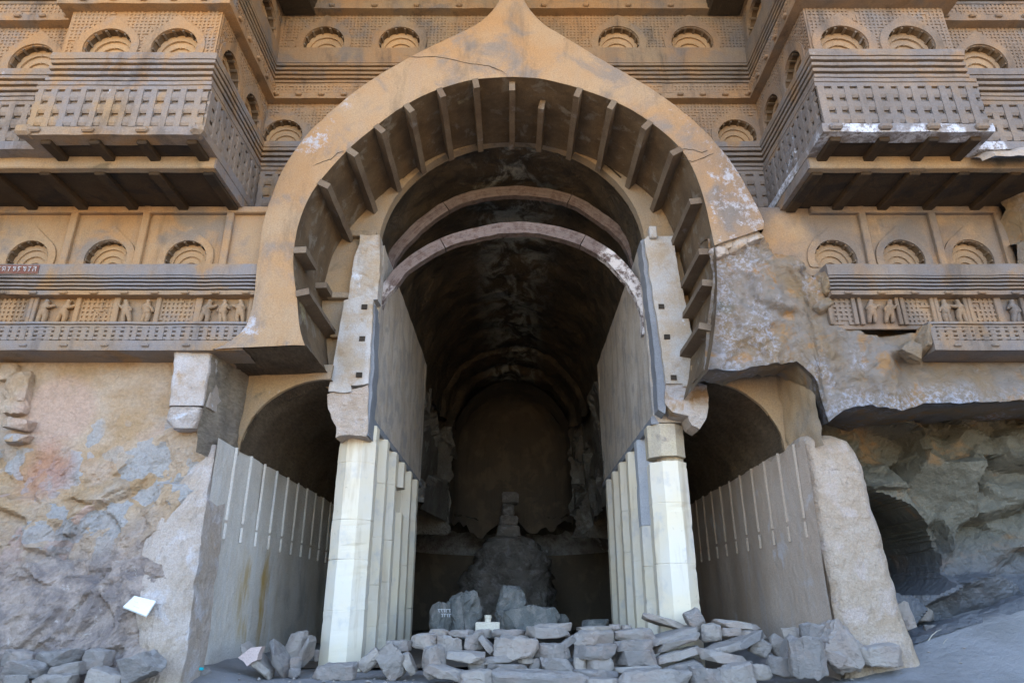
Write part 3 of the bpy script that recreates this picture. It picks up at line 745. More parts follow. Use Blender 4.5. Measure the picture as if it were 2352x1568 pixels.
# ------------------------------------------------------------------ lower wings: window wall, ledge, frieze of figures, railing
def wing(root, s, x_in, x_out, wins, pil, panels, rail0, lab, lipstart=None, yf=8.65):
    """s=-1 left, +1 right; x_in nearest the arch"""
    a, b = min(x_in, x_out), max(x_in, x_out)
    Mx = frame((0, 8.87, 0), (1, 0, 0), (0, -1, 0))
    W = wall_panel(root, 'wall', Mx, (a - 0.1) if s < 0 else 3.5, b + 0.1, 5.30, 6.44, [(u, 5.42, 0.31) for u in wins], M['arch'], jit=0.006, depth=0.05)
    for u in wins: window(root, frame((u, 8.87, 5.42), (1, 0, 0), (0, -1, 0)), 0.31, M['arch'], M['window'])
    for p in pil:
        obj('batten', G().rbox((p - 0.055, 8.80, 5.36), (p + 0.055, 8.90, 6.44), k=0.012).mesh('batten', M['arch'], jit=0.006), root)
    obj('batten', G().rbox((a, 8.785, 6.31), (b, 8.9, 6.42), k=0.015).mesh('batten', M['arch'], jit=0.006), root)
    def line(pr, x0, x1, mat, nm, jit=0.006):
        n = max(4, int((x1 - x0) / 0.1))
        g = G().grid(lambda u, v: (x0 + (x1 - x0) * u, yf - pr[int(round(v * (len(pr) - 1)))][0], pr[int(round(v * (len(pr) - 1)))][1]), n, len(pr) - 1)
        # end caps
        for xx in (x0, x1):
            k = len(g.v); m = len(pr)
            g.add([(xx, yf - o, z) for o, z in pr] + [(xx, yf + 0.3, z) for o, z in pr], [(i, i + 1, i + 1 + m, i + m) for i in range(m - 1)])
        return obj(nm, g.mesh(nm, mat, jit=jit), root)
    line([(-0.24, 5.39), (0.0, 5.375), (0.012, 5.33), (0.005, 5.20), (-0.04, 5.195)], a, b, M['ledge'], 'ledge', 0.009)
    line([(o, z) for o, z in reversed(stripes(4.965, 5.195, 4, 0.0, 0.10))], a, b, M['ledge'], 'moulding', 0.007)
    line([(-0.04, 4.965), (0.0, 4.962), (0.0, 4.90), (-0.15, 4.895)], a, b, M['carved'], 'moulding')
    n = int((b - a) / 0.40)
    for k in range(n):
        obj('rafter_end', rafter_end_mesh(0.11, 0.035, 0.045, M['carved']), root, frame((a + (k + 0.5) * (b - a) / n, yf, 4.925), (1, 0, 0), (0, -1, 0)))
    obj('frieze_wall', G().box((a, yf + 0.15, 4.44), (b, yf + 0.19, 4.93)).mesh('frieze_wall', M['carved'], jit=0.003), root)
    c, d = (a, x_in) if s < 0 else (rail0, b)
    if s < 0: d = rail0
    line([(-0.16, 4.50), (0.0, 4.49), (0.005, 4.455), (-0.03, 4.45), (-0.03, 4.44), (0.0, 4.435), (0.0, 4.41), (-0.03, 4.405)], c, d, M['ledge'], 'ledge', 0.006)
    railing(root, frame((c, yf + 0.012, 4.215), (1, 0, 0), (0, -1, 0)), d - c, 0.192, 0.118, M['ledge'], rows=3, pw=0.62, proud=0.022)
    line([(-0.02, 4.215), (0.01, 4.21), (0.012, 4.14), (0.005, 4.07), (-0.52, 4.06)], c, d, M['ledge'], 'rafter_band', 0.008)
    n = int((d - c) / 0.5)
    for k in range(n):
        obj('rafter_end', rafter_end_mesh(0.10, 0.03, 0.035, M['ledge']), root, frame((c + (k + 0.6) * (d - c) / n, yf - 0.01, 4.135), (1, 0, 0), (0, -1, 0)))
    yfz = yf + 0.15
    for kind, p0, p1 in panels:
        q0 = AY(p0, 705, yfz).x; q1 = AY(p1, 705, yfz).x
        if kind == 'lat':
            lattice(root, frame((0, yfz, 0), (1, 0, 0), (0, -1, 0)), q0 + 0.02, q1 - 0.02, 4.50, 4.895, 0.062, M['carved'], h=0.02)
        else:
            n = kind; w = (q1 - q0) / n
            for k in range(n):
                pose = (k + int(abs(q0) * 10)) % 3
                fm = figure_mesh(pose if n != 1 else 2)
                L = Matrix.Translation((q0 + (k + 0.5) * w, yfz, 4.495)) @ Matrix.Diagonal((0.42 * (1 if (k + n) % 2 == 0 else -1), 0.42, 0.385, 1))
                o = obj('figure', fm, root, L)
        for q in (q0, q1):
            obj('frieze_pilaster', G().rbox((q - 0.028, yfz - 0.055, 4.49), (q + 0.028, yfz + 0.02, 4.90), k=0.008).mesh('frieze_pilaster', M['carved'], jit=0.004), root)
WL = thing('carved_wing_wall', 'carved wall left of the arch with three horseshoe windows above a frieze of dancers', 'wall', (-5.5, 8.65, 4.06), 'carved wings beside the arch')
wing(WL, -1, -3.50, -8.6, [-7.07, -5.93, -4.76], [-6.52, -5.45, -4.20],
     [('lat', -40, 75), (2, 85, 182), ('lat', 184, 268), (2, 274, 366), ('lat', 368, 456), (3, 462, 578)], -3.64, '')
WR = thing('carved_wing_wall', 'carved wall right of the arch with broken ledge and a shorter frieze of couples', 'wall', (6.0, 8.65, 4.06), 'carved wings beside the arch')
wing(WR, 1, 4.46, 7.26, [4.72, 5.72, 6.72], [5.22, 6.26, 7.24],
     [('lat', 1902, 1958), (2, 1972, 2058), ('lat', 2070, 2138), (2, 2148, 2214), ('lat', 2224, 2286), (1, 2292, 2345)], 5.72, '')
# faded red paint with white writing at the far left of the ledge
rp = obj('painted_patch', G().grid(lambda u, v: (-7.35 + 0.66 * u, 8.633 - 0.004 * v, 5.215 + 0.135 * v), 8, 2).mesh('painted_patch', M['redpaint'], jit=0.003), WL)
g = G()
def stroke(g, pts, w, to):
    for (a, b) in zip(pts, pts[1:]):
        d = Vector((b[0] - a[0], b[1] - a[1])); n = Vector((-d.y, d.x)).normalized() * w / 2
        g.add([to(a[0] + n.x, a[1] + n.y), to(b[0] + n.x, b[1] + n.y), to(b[0] - n.x, b[1] - n.y), to(a[0] - n.x, a[1] - n.y)], [(0, 1, 2, 3)])
rr = random.Random(3)
for k in range(8):
    cx = -7.27 + k * 0.072; base = 5.27
    to = lambda x, y: (x, 8.618, y)
    stroke(g, [(cx, base + 0.045), (cx + 0.05, base + 0.045)], 0.008, to)
    pts = [(cx + 0.02 + rr.uniform(-.02, .02), base + 0.04 - q * 0.016) for q in range(5)]
    stroke(g, pts, 0.008, to)
    if k % 2: stroke(g, [(cx + 0.045, base + 0.045), (cx + 0.045, base - 0.02)], 0.008, to)
obj('white_writing', g.mesh('white_writing', M['chalk']), WL)

# ------------------------------------------------------------------ the great horseshoe arch
def resample(pts, n):
    P = [Vector(p) for p in pts]
    # Catmull-Rom then even spacing
    dense = []
    for i in range(len(P) - 1):
        p0 = P[max(0, i - 1)]; p1 = P[i]; p2 = P[i + 1]; p3 = P[min(len(P) - 1, i + 2)]
        for k in range(12):
            t = k / 12
            dense.append(0.5 * ((2 * p1) + (-p0 + p2) * t + (2 * p0 - 5 * p1 + 4 * p2 - p3) * t * t + (-p0 + 3 * p1 - 3 * p2 + p3) * t ** 3))
    dense.append(P[-1])
    L = [0.0]
    for a, b in zip(dense, dense[1:]): L.append(L[-1] + (b - a).length)
    out = []; j = 0
    for k in range(n + 1):
        s = L[-1] * k / n
        while j < len(L) - 2 and L[j + 1] < s: j += 1
        t = (s - L[j]) / max(1e-9, L[j + 1] - L[j])
        out.append(dense[j].lerp(dense[j + 1], t))
    return out
AYF = 8.60
outL = [(-4.02,4.07),(-3.80,4.20),(-3.63,4.42),(-3.58,4.85),(-3.61,5.39),(-3.60,6.15),(-3.45,6.90),(-3.19,7.50),(-2.93,7.88),(-2.44,8.44),(-1.92,8.90),(-1.25,9.37),(-.83,9.62),(-.52,9.84),(-.29,10.15),(-.14,10.5),(0,10.95)]
inL = [(-2.80,4.13),(-2.90,4.40),(-2.99,4.85),(-3.07,5.2),(-3.11,5.5),(-3.10,5.96),(-3.01,6.4),(-2.84,6.78),(-2.48,7.32),(-2.12,7.72),(-1.87,7.97),(-1.60,8.19),(-1.21,8.43),(-.63,8.64),(0,8.70)]
outR = [(0,10.95),(.14,10.5),(.29,10.13),(.53,9.80),(.88,9.50),(1.56,8.96),(2.22,8.44),(2.85,7.80),(3.30,7.08),(3.58,6.36),(3.67,6.02),(3.64,5.93)]
inR = [(0,8.70),(.51,8.65),(1.13,8.44),(1.73,8.14),(2.24,7.72),(2.60,7.25),(2.80,6.6),(2.90,5.66)]
NA = 64
oL, iL, oR, iR = resample(outL, NA), resample(inL, NA), resample(outR, NA), resample(inR, NA)
OUT = oL + oR[1:]; INN = iL + iR[1:]
A = thing('horseshoe_arch', 'great plain horseshoe arch of orange stone with pointed crown framing the cave mouth', 'arch', (0, 9.2, 4.1))
def lichen_at(x, z):
    v = 0.0
    def ball(cx, cz, r): 
        d = math.hypot(x - cx, z - cz); return max(0.0, 1 - d / r)
    v = max(v, 1.0 * ball(-3.05, 7.55, 0.6), 1.0 * ball(-3.62, 4.35, 0.4), 0.9 * ball(-2.6, 8.2, 0.3))
    if x > 1.6: v = max(v, 0.05 + 0.62 * min(1, max(0, (math.hypot(x, z - 5.5) - 3.15) / 0.5)) * min(1, (x - 1.6) / 1.2))
    if x > 2.9 and z < 6.9: v = max(v, 0.72)
    return min(1.0, v)
NS = 9
g = G(); lich = []
for j in range(NS + 1):
    for k in range(len(OUT)):
        p = INN[k].lerp(OUT[k], j / NS)
        edge = 0.02 if j in (0, NS) else 0.0
        ch = 0.0
        if j in (0, NS):   # worn, slightly chipped arrises
            ch = 0.012 * max(0, fbm(Vector((p.x * 4, p.y * 4, j * 3.0)), 3))
        bulge = 0.012 * fbm(Vector((p.x * 1.3, p.y * 1.3, 0)), 4)
        g.v.append(Vector((p.x, AYF + edge + ch + bulge, p.y)))
        lich.append(lichen_at(p.x, p.y))
w = len(OUT)
for j in range(NS):
    for k in range(w - 1): g.f.append((j*w+k, j*w+k+1, (j+1)*w+k+1, (j+1)*w+k))
me = g.mesh('arch_face', M['arch'], smooth=True)
at = me.attributes.new('lichen', 'FLOAT', 'POINT'); at.data.foreach_set('value', lich)
FACE = obj('arch_face', me, A)
CRACKS = [[(925,128),(960,132),(1000,131),(1040,137),(1080,147),(1120,152),(1150,163),(1168,174)], [(718,382),(740,372),(760,366),(775,352),(795,346)], [(1563,342),(1590,345),(1612,352),(1628,346)], [(1560,362),(1590,372),(1620,362),(1642,352)]]
for cr in CRACKS:
    g = G(); P_ = [Vector(XZ(x, y, AYF)) for x, y in cr]; Q_ = []
    for a_, b_ in zip(P_, P_[1:]):
        for k_ in range(6): Q_.append(a_.lerp(b_, k_ / 6))
    n_ = len(Q_)
    for k_, q_ in enumerate(Q_):
        dz = 0.012 * noise.noise(Vector((q_.x * 14, q_.y * 14, 2))); wd = (0.004 + 0.006 * abs(noise.noise(Vector((q_.x * 5, 3, 1))))) * min(1, 4 * (1 - abs(2 * k_ / n_ - 1)) + 0.2)
        for e_ in (-1, 1): g.v.append(Vector((q_.x, AYF - 0.006 + 0.012 * fbm(Vector((q_.x * 1.3, q_.y * 1.3, 0)), 4), q_.y + dz + e_ * wd)))
    g.f = [(2*k, 2*k+2, 2*k+3, 2*k+1) for k in range(n_ - 1)]
    obj('crack', g.mesh('crack', M['blocksoot']), A)
# outer flank of the band, back to the carved wall
g = G(); 
for yy in (AYF + 0.022, AYF + 0.10, YB + 0.06):
    for k in range(w):
        p = OUT[k]; q = (p - Vector((0, 6.2))).normalized() * (0.0 if yy < AYF + 0.05 else 0.01)
        g.v.append(Vector((p.x + q.x, yy, p.y + q.y)))
for j in range(2):
    for k in range(w - 1): g.f.append((j*w+k, j*w+k+1, (j+1)*w+k+1, (j+1)*w+k))
me = g.mesh('arch_flank', M['arch'], smooth=True, jit=0.003)
obj('arch_flank', me, A)
# soffit: continues down behind the broken right foot
iR2 = iR + [Vector(p) for p in ((2.90, 5.4), (2.88, 5.12), (2.84, 4.8), (2.78, 4.46), (2.70, 4.1), (2.60, 3.75))]
SOF = iL + iR2[1:]
g = G(); w2 = len(SOF); NY = 14
for j in range(NY + 1):
    yy = AYF + 0.021 + (10.24 - AYF) * j / NY
    for k, p in enumerate(SOF):
        r = 0.012 * fbm(Vector((p.x * 2, yy * 2, p.y * 2)), 4) if j else 0
        q = (p - Vector((0, 5.5))).normalized() * r
        g.v.append(Vector((p.x + q.x, yy, p.y + q.y)))
for j in range(NY):
    for k in range(w2 - 1): g.f.append((j*w2+k, j*w2+k+1, (j+1)*w2+k+1, (j+1)*w2+k))
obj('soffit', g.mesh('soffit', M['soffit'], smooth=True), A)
# stone ribs across the soffit; front ends notched into the face
def nearest(px, py):
    x, z = XZ(px, py, AYF)
    k = min(range(w2), key=lambda i: (SOF[i] - Vector((x, z))).length)
    a = SOF[max(0, k - 1)]; b = SOF[min(w2 - 1, k + 1)]; t = (b - a).normalized()
    n = Vector((t.y, -t.x))
    return SOF[k], t, n      # n points to the inside of the arch
RIBS = [(678,668,9.0),(680,578,9.0),(735,420,0),(797,340,0),(862,284,0),(935,234,0),(1012,203,0),(1092,182,0),(1176,175,0.12),(1250,179,0.5),(1335,203,0),(1413,234,0),(1492,282,0),(1562,338,0),(1606,452,0.1),(1642,560,0.2),(1645,648,0.15),(1640,752,0.2)]
RW, RD = 0.095, 0.18
ribdata = []
for (px, py, cut) in RIBS:
    p, t, n = nearest(px, py)
    ribdata.append((p, t, n))
    y0 = AYF + 0.004; segs = [(y0, 10.24)]
    if cut == 9.0 and py == 578: segs = [(y0, 9.15), (9.75, 10.24)]           # broken rib, only its two ends remain
    elif 0 < cut < 1: segs = [(y0 + cut, 10.24)]
    for (ya, yb) in segs:
        g = G(); ns = 8
        for k in range(ns + 1):
            yy = ya + (yb - ya) * k / ns
            wob = 0.006 * noise.noise(Vector((px * 0.1, yy * 3, 0)))
            for (s, d) in ((-1, -0.03), (-1, 1), (1, 1), (1, -0.03)):
                q = p + t * (s * RW / 2 + wob) + n * (RD * d + wob)
                g.v.append(Vector((q.x, yy, q.y)))
        for k in range(ns):
            for e in range(4):
                g.f.append((k*4+e, k*4+(e+1)%4, k*4+4+(e+1)%4, k*4+4+e))
        g.f += [(0, 1, 2, 3), (ns*4+3, ns*4+2, ns*4+1, ns*4)]
        obj('rib', g.mesh('rib', M['rib'], jit=0.003, jf=6), A)
# underside of the left foot
obj('foot_underside', G().grid(lambda u, v: (-4.04 + 1.26 * u, AYF + 0.02 + 1.16 * v, 4.075 + 0.05 * u + 0.02 * fbm(Vector((u * 3, v * 3, 0)), 3)), 12, 10).mesh('foot_underside', M['aislevault'], smooth=True), A)

# ------------------------------------------------------------------ back ring, posts, vault
def opening(n=40, a=2.27, zc=6.55, bz=2.17, z0=3.7):
    pts = [(-a, z0), (-a, 5.0), (-a, 6.0)]
    pts += [(-a * math.cos(math.pi * k / n), zc + bz * math.sin(math.pi * k / n)) for k in range(n + 1)]
    return pts + [(a, 6.0), (a, 5.0), (a, z0)]
op = opening()
ringo = [Vector((p.x * 1.06, 5.5 + (p.y - 5.5) * 1.05)) for p in SOF]
ro = resample([tuple(p) for p in ringo], 60); ri = resample(op, 60)
R_ = thing('inner_ring', 'yellowish stone ring behind the ribs around the vault mouth', 'ring', (0, 10.25, 3.7))
g = G(); n = 61
for j in range(7):
    for k in range(n):
        p = ro[k].lerp(ri[k], j / 6)
        g.v.append(Vector((p.x, 10.22 + 0.012 * fbm(Vector((p.x * 2, p.y * 2, 5)), 4), p.y)))
for k in range(n): g.v.append(Vector((ri[k].x, 10.42, ri[k].y)))
for j in range(7):
    for k in range(n - 1): g.f.append((j*n+k, j*n+k+1, (j+1)*n+k+1, (j+1)*n+k))
obj('ring_face', g.mesh('ring_face', M['ring'], smooth=False), R_)
# an incised groove line follows the mouth
g = G()
for (sc0, y0) in ((1.045, 10.205), (1.06, 10.205)):
    for k in range(20, n - 20):
        p = ri[k]; g.v.append(Vector((p.x * sc0, y0, 6.55 + (p.y - 6.55) * sc0)))
m = n - 40
g.f = [(k, k + 1, k + 1 + m, k + m) for k in range(m - 1)]
obj('groove', g.mesh('groove', M['blocksoot'], jit=0.006), R_)
# flat ledges that carry the lower ribs round to the posts
for (p, t, nn) in ribdata[:3] + ribdata[-4:]:
    x1 = 2.3 * (1 if p.x > 0 else -1); xa, xb = sorted((p.x - 0.1 * (1 if p.x > 0 else -1), x1))
    obj('ring_ledge', G().rbox((xa, 10.10, p.y - 0.055), (xb, 10.26, p.y + 0.05), k=0.012).mesh('ring_ledge', M['ring'], jit=0.006), R_)

def post(root, polys):
    for nm, poly, y0, y1, mat in polys:
        P0 = [Vector(XZ(x, y, y0)) for x, y in poly]; P = []
        for a_, b_ in zip(P0, P0[1:] + P0[:1]):
            n_ = max(1, int((b_ - a_).length / 0.07))
            for k_ in range(n_):
                q_ = a_.lerp(b_, k_ / n_)
                if k_: q_ = q_ + Vector((noise.noise(Vector((q_.x * 5, q_.y * 5, y0))), noise.noise(Vector((q_.x * 5, q_.y * 5, y0 + 7))))) * 0.02
                P.append((q_.x, q_.y))
        g = G().prism(P, y0, y1)
        me_ = g.mesh(nm, mat); bm = bmesh.new(); bm.from_mesh(me_)
        bmesh.ops.recalc_face_normals(bm, faces=bm.faces)
        for _ in range(3):
            bmesh.ops.subdivide_edges(bm, edges=[e_ for e_ in bm.edges if e_.calc_length() > 0.09], cuts=1)
            bmesh.ops.triangulate(bm, faces=bm.faces)
        am = 0.05 if nm in ('broken_foot', 'lower_block', 'upper_stump') else 0.014
        for v_ in bm.verts:
            f_ = fbm(v_.co * 3.5, 5); v_.co += Vector((0.25 * noise.noise(v_.co * 6), 0.6 * f_ + 0.5 * abs(noise.noise(v_.co * 5)), 0.25 * noise.noise(v_.co * 6 + Vector((9, 0, 0))))) * am
        bm.to_mesh(me_); bm.free()
        obj(nm, me_, root)
PL = thing('stone_post', 'tall grey stone jamb post with two square sockets, left side of the vault mouth', 'post', (-2.5, 10.0, 3.2), 'jamb posts of the vault mouth')
post(PL, [('shaft', [(790,690),(812,684),(838,676),(858,690),(856,720),(852,780),(846,880),(806,885),(806,899),(754,899),(768,820),(780,750)], 9.94, 10.24, M['post']),
          ('upper_stump', [(828,540),(872,540),(872,600),(868,688),(800,690),(806,640),(812,600),(822,570)], 10.04, 10.30, M['post']),
          ('lower_block', [(752,905),(845,884),(845,990),(840,1002),(800,997),(770,1004),(772,980),(760,960),(752,930)], 9.98, 10.45, M['pier']),
          ('edge_strip', [(846,700),(862,700),(858,860),(846,1000),(836,1000)], 10.02, 10.40, M['navebeam'])])
for x, y in ((837, 705), (832, 778), (825, 861)):
    p = AY(x, y, 9.94)
    obj('socket', G().box((p.x - 0.045, 9.925, p.z - 0.04), (p.x + 0.045, 9.96, p.z + 0.04)).mesh('socket', M['blocksoot'], jit=0.004), PL)
PR = thing('stone_post', 'tall whitened stone jamb post with broken hanging foot, right side of the vault mouth', 'post', (2.5, 10.0, 3.3), 'jamb posts of the vault mouth')
post(PR, [('shaft', [(1480,550),(1488,542),(1545,542),(1562,640),(1588,760),(1606,872),(1596,876),(1596,888),(1568,888),(1568,880),(1530,880),(1520,800),(1502,690)], 9.94, 10.26, M['post']),
          ('edge_strip', [(1471,552),(1486,546),(1534,880),(1528,950),(1512,940),(1502,800)], 10.02, 10.36, M['navebeam']),
          ('broken_foot', [(1530,882),(1606,880),(1624,885),(1626,925),(1622,962),(1608,984),(1590,975),(1580,955),(1545,946),(1528,925)], 9.96, 10.42, M['lichrock'])])
obj('peg', G().rbox((2.27, 9.86, 6.50), (2.40, 10.0, 6.72), k=0.015).mesh('peg', M['post'], jit=0.004), PR)
for x, y in ((1519, 704), (1532, 774), (1547, 867)):
    p = AY(x, y, 9.94)
    obj('socket', G().box((p.x - 0.045, 9.925, p.z - 0.04), (p.x + 0.045, 9.96, p.z + 0.04)).mesh('socket', M['blocksoot'], jit=0.004), PR)

# vault (structure)
def vault_pt(t, y, grow=0.0, rough=0.05):
    o = resample(opening(z0=6.5), 40) if False else None
VO = resample([(-2.30, 6.45)] + [(-2.30 * math.cos(math.pi * k / 24), 6.55 + 2.19 * math.sin(math.pi * k / 24)) for k in range(25)] + [(2.30, 6.45)], 48)
def vgrid(y0, y1, ny, grow, rough, mat, nm):
    g = G()
    for j in range(ny + 1):
        y = y0 + (y1 - y0) * j / ny
        for p in VO:
            d = Vector((p.x, p.y - 6.5)); dn = d.normalized()
            gr = grow(y) if callable(grow) else grow
            r = rough * fbm(Vector((p.x * 1.1, y * 1.1, p.y * 1.1)), 6, 0.7) + rough * 0.4 * abs(fbm(Vector((p.x * 4, y * 4, p.y * 4)), 4))
            q = p + dn * (gr + r)
            g.v.append(Vector((q.x, y, q.y)))
    m = len(VO)
    for j in range(ny):
        for k in range(m - 1): g.f.append((j*m+k, j*m+k+1, (j+1)*m+k+1, (j+1)*m+k))
    return tag(obj(nm, g.mesh(nm, mat, smooth=True)), kind='structure')
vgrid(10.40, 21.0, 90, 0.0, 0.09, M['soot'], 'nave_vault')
def rings(y):
    if y < 21.15: return -0.20 * min(1, (y - 21.0) / 0.12) if y > 21.0 else 0.0
    if y < 22.3: return -0.14
    return -0.14 - 0.22 * min(1, (y - 22.3) / 0.2)
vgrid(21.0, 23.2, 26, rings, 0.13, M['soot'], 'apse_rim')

# apse: half dome, wall below it, ambulatory
CYA, RA = 24.6, 2.05
g = G()
def dome(u, v):
    th = math.pi * u; ph = math.pi / 2 * v
    x = -RA * math.cos(th) * math.cos(ph); y = CYA + 1.0 * RA * math.sin(th) * math.cos(ph)
    z = 5.9 + 2.3 * math.sin(ph)
    r = 0.04 * fbm(Vector((x, y, z)), 4)
    return Vector((x * (1 + r), y + r, z + r))
g.grid(dome, 40, 18)
def dome_front(u, v):
    th = math.pi * v
    return Vector((-RA * math.cos(th), 22.9 + (CYA - 22.9) * u, 5.9 + 2.3 * math.sin(th)))
g.grid(dome_front, 6, 30)
tag(obj('apse_dome', g.mesh('apse_dome', M['apse'], smooth=True)), kind='structure')
g = G()
def apse_low(u):
    return 3.55 + 0.35 * fbm(Vector((u * 9, 1, 2)), 4)
def apse_wall(u, v):
    s = u * 3.6
    if s < 0.8: x, y = -RA - 0.02, 22.8 + (CYA - 22.8) * s / 0.8
    elif s > 2.8: x, y = RA + 0.02, 22.8 + (CYA - 22.8) * (3.6 - s) / 0.8
    else:
        th = math.pi * (s - 0.8) / 2; x, y = -RA * 1.01 * math.cos(th), CYA + RA * 1.01 * math.sin(th)
    z = apse_low(u) + (5.93 - apse_low(u)) * v
    return Vector((x, y, z))
g.grid(apse_wall, 60, 10)
tag(obj('apse_wall', g.mesh('apse_wall', M['apse'], smooth=True)), kind='structure')
# broken rock where the wall above the lost pillars has fallen away
def facet_fn(seed, n, x0, x1, z0, z1, off, grad, soft=0.07):
    rng = random.Random(seed)
    S_ = [(rng.uniform(x0, x1), rng.uniform(z0, z1), rng.uniform(-off, off), rng.uniform(-grad, grad), rng.uniform(-grad, grad)) for _ in range(n)]
    def f(x, z):
        wv = noise.noise_vector(Vector((x * 1.7, z * 1.7, seed))) * 0.22
        xx, zz = x + wv.x, z + wv.y
        d1 = d2 = 1e9; b1 = b2 = None
        for q in S_:
            d = (q[0] - xx) ** 2 + 1.4 * (q[1] - zz) ** 2
            if d < d1: d2, b2 = d1, b1; d1, b1 = d, q
            elif d < d2: d2, b2 = d, q
        h1 = b1[2] + b1[3] * (xx - b1[0]) + b1[4] * (zz - b1[1]); h2 = b2[2] + b2[3] * (xx - b2[0]) + b2[4] * (zz - b2[1])
        t = min(1.0, (math.sqrt(d2) - math.sqrt(d1)) / soft)
        return h1 * (0.5 + 0.5 * t) + h2 * (0.5 - 0.5 * t)
    return f
for s in (-1, 1):
    fn = facet_fn(5 + s, 30, -5, 5, 2, 8, 0.3, 0.6)
    g = G()
    g.grid(lambda u, v: (lambda x, z: Vector((s * x, 22.6 + fn(x, z) * 0.9, z)))(1.95 + 0.2 * fbm(Vector((v * 6, s, 0)), 3) + 1.6 * u, 2.9 + 3.8 * v), 16, 36)
    g.grid(lambda u, v: (lambda y, z: Vector((s * (2.45 + 0.35 * fn(y - 19, z)), y, z)))(16.2 + 6.6 * u, 3.3 + 3.3 * v), 50, 26)
    tag(obj('fallen_wall_rock', g.mesh('fallen_wall_rock', M['darkrock'])), kind='structure')
g = G()
def amb(u, v):
    th = math.pi * u
    prof = [(4.0, -0.1), (4.0, 1.4), (4.0, 2.72), (3.75, 3.15), (3.3, 3.5), (2.8, 3.75), (2.0, 3.9)]
    k = v * 6; j = int(round(k)); r, z = prof[j]
    rr = r + 0.05 * fbm(Vector((math.cos(th) * 3, math.sin(th) * 3, z)), 4) * (3 if j > 2 else 1)
    return Vector((-rr * math.cos(th), CYA + rr * 1.05 * math.sin(th), z + (0.10 * fbm(Vector((th * 5, j, 0)), 3) if j > 2 else 0)))
def sub(g_, j0, j1, nm, mat):
    gg = G(); nu = 60
    gg.grid(lambda u, v: amb(u, (j0 + round(v * (j1 - j0))) / 6), nu, j1 - j0)
    return tag(obj(nm, gg.mesh(nm, mat, smooth=True)), kind='structure')
sub(None, 0, 2, 'ambulatory_wall', M['apse']); sub(None, 2, 4, 'ambulatory_ceiling', M['guano']); sub(None, 4, 6, 'ambulatory_broken_edge', M['darkrock'])
g = G().grid(lambda u, v: (-4.2 + 8.4 * u, 10.9 + 20 * v, 0.02 + 0.03 * fbm(Vector((u * 8, v * 20, 0)), 3)), 20, 40)
tag(obj('cave_floor', g.mesh('cave_floor', M['apse'], smooth=True)), kind='structure')

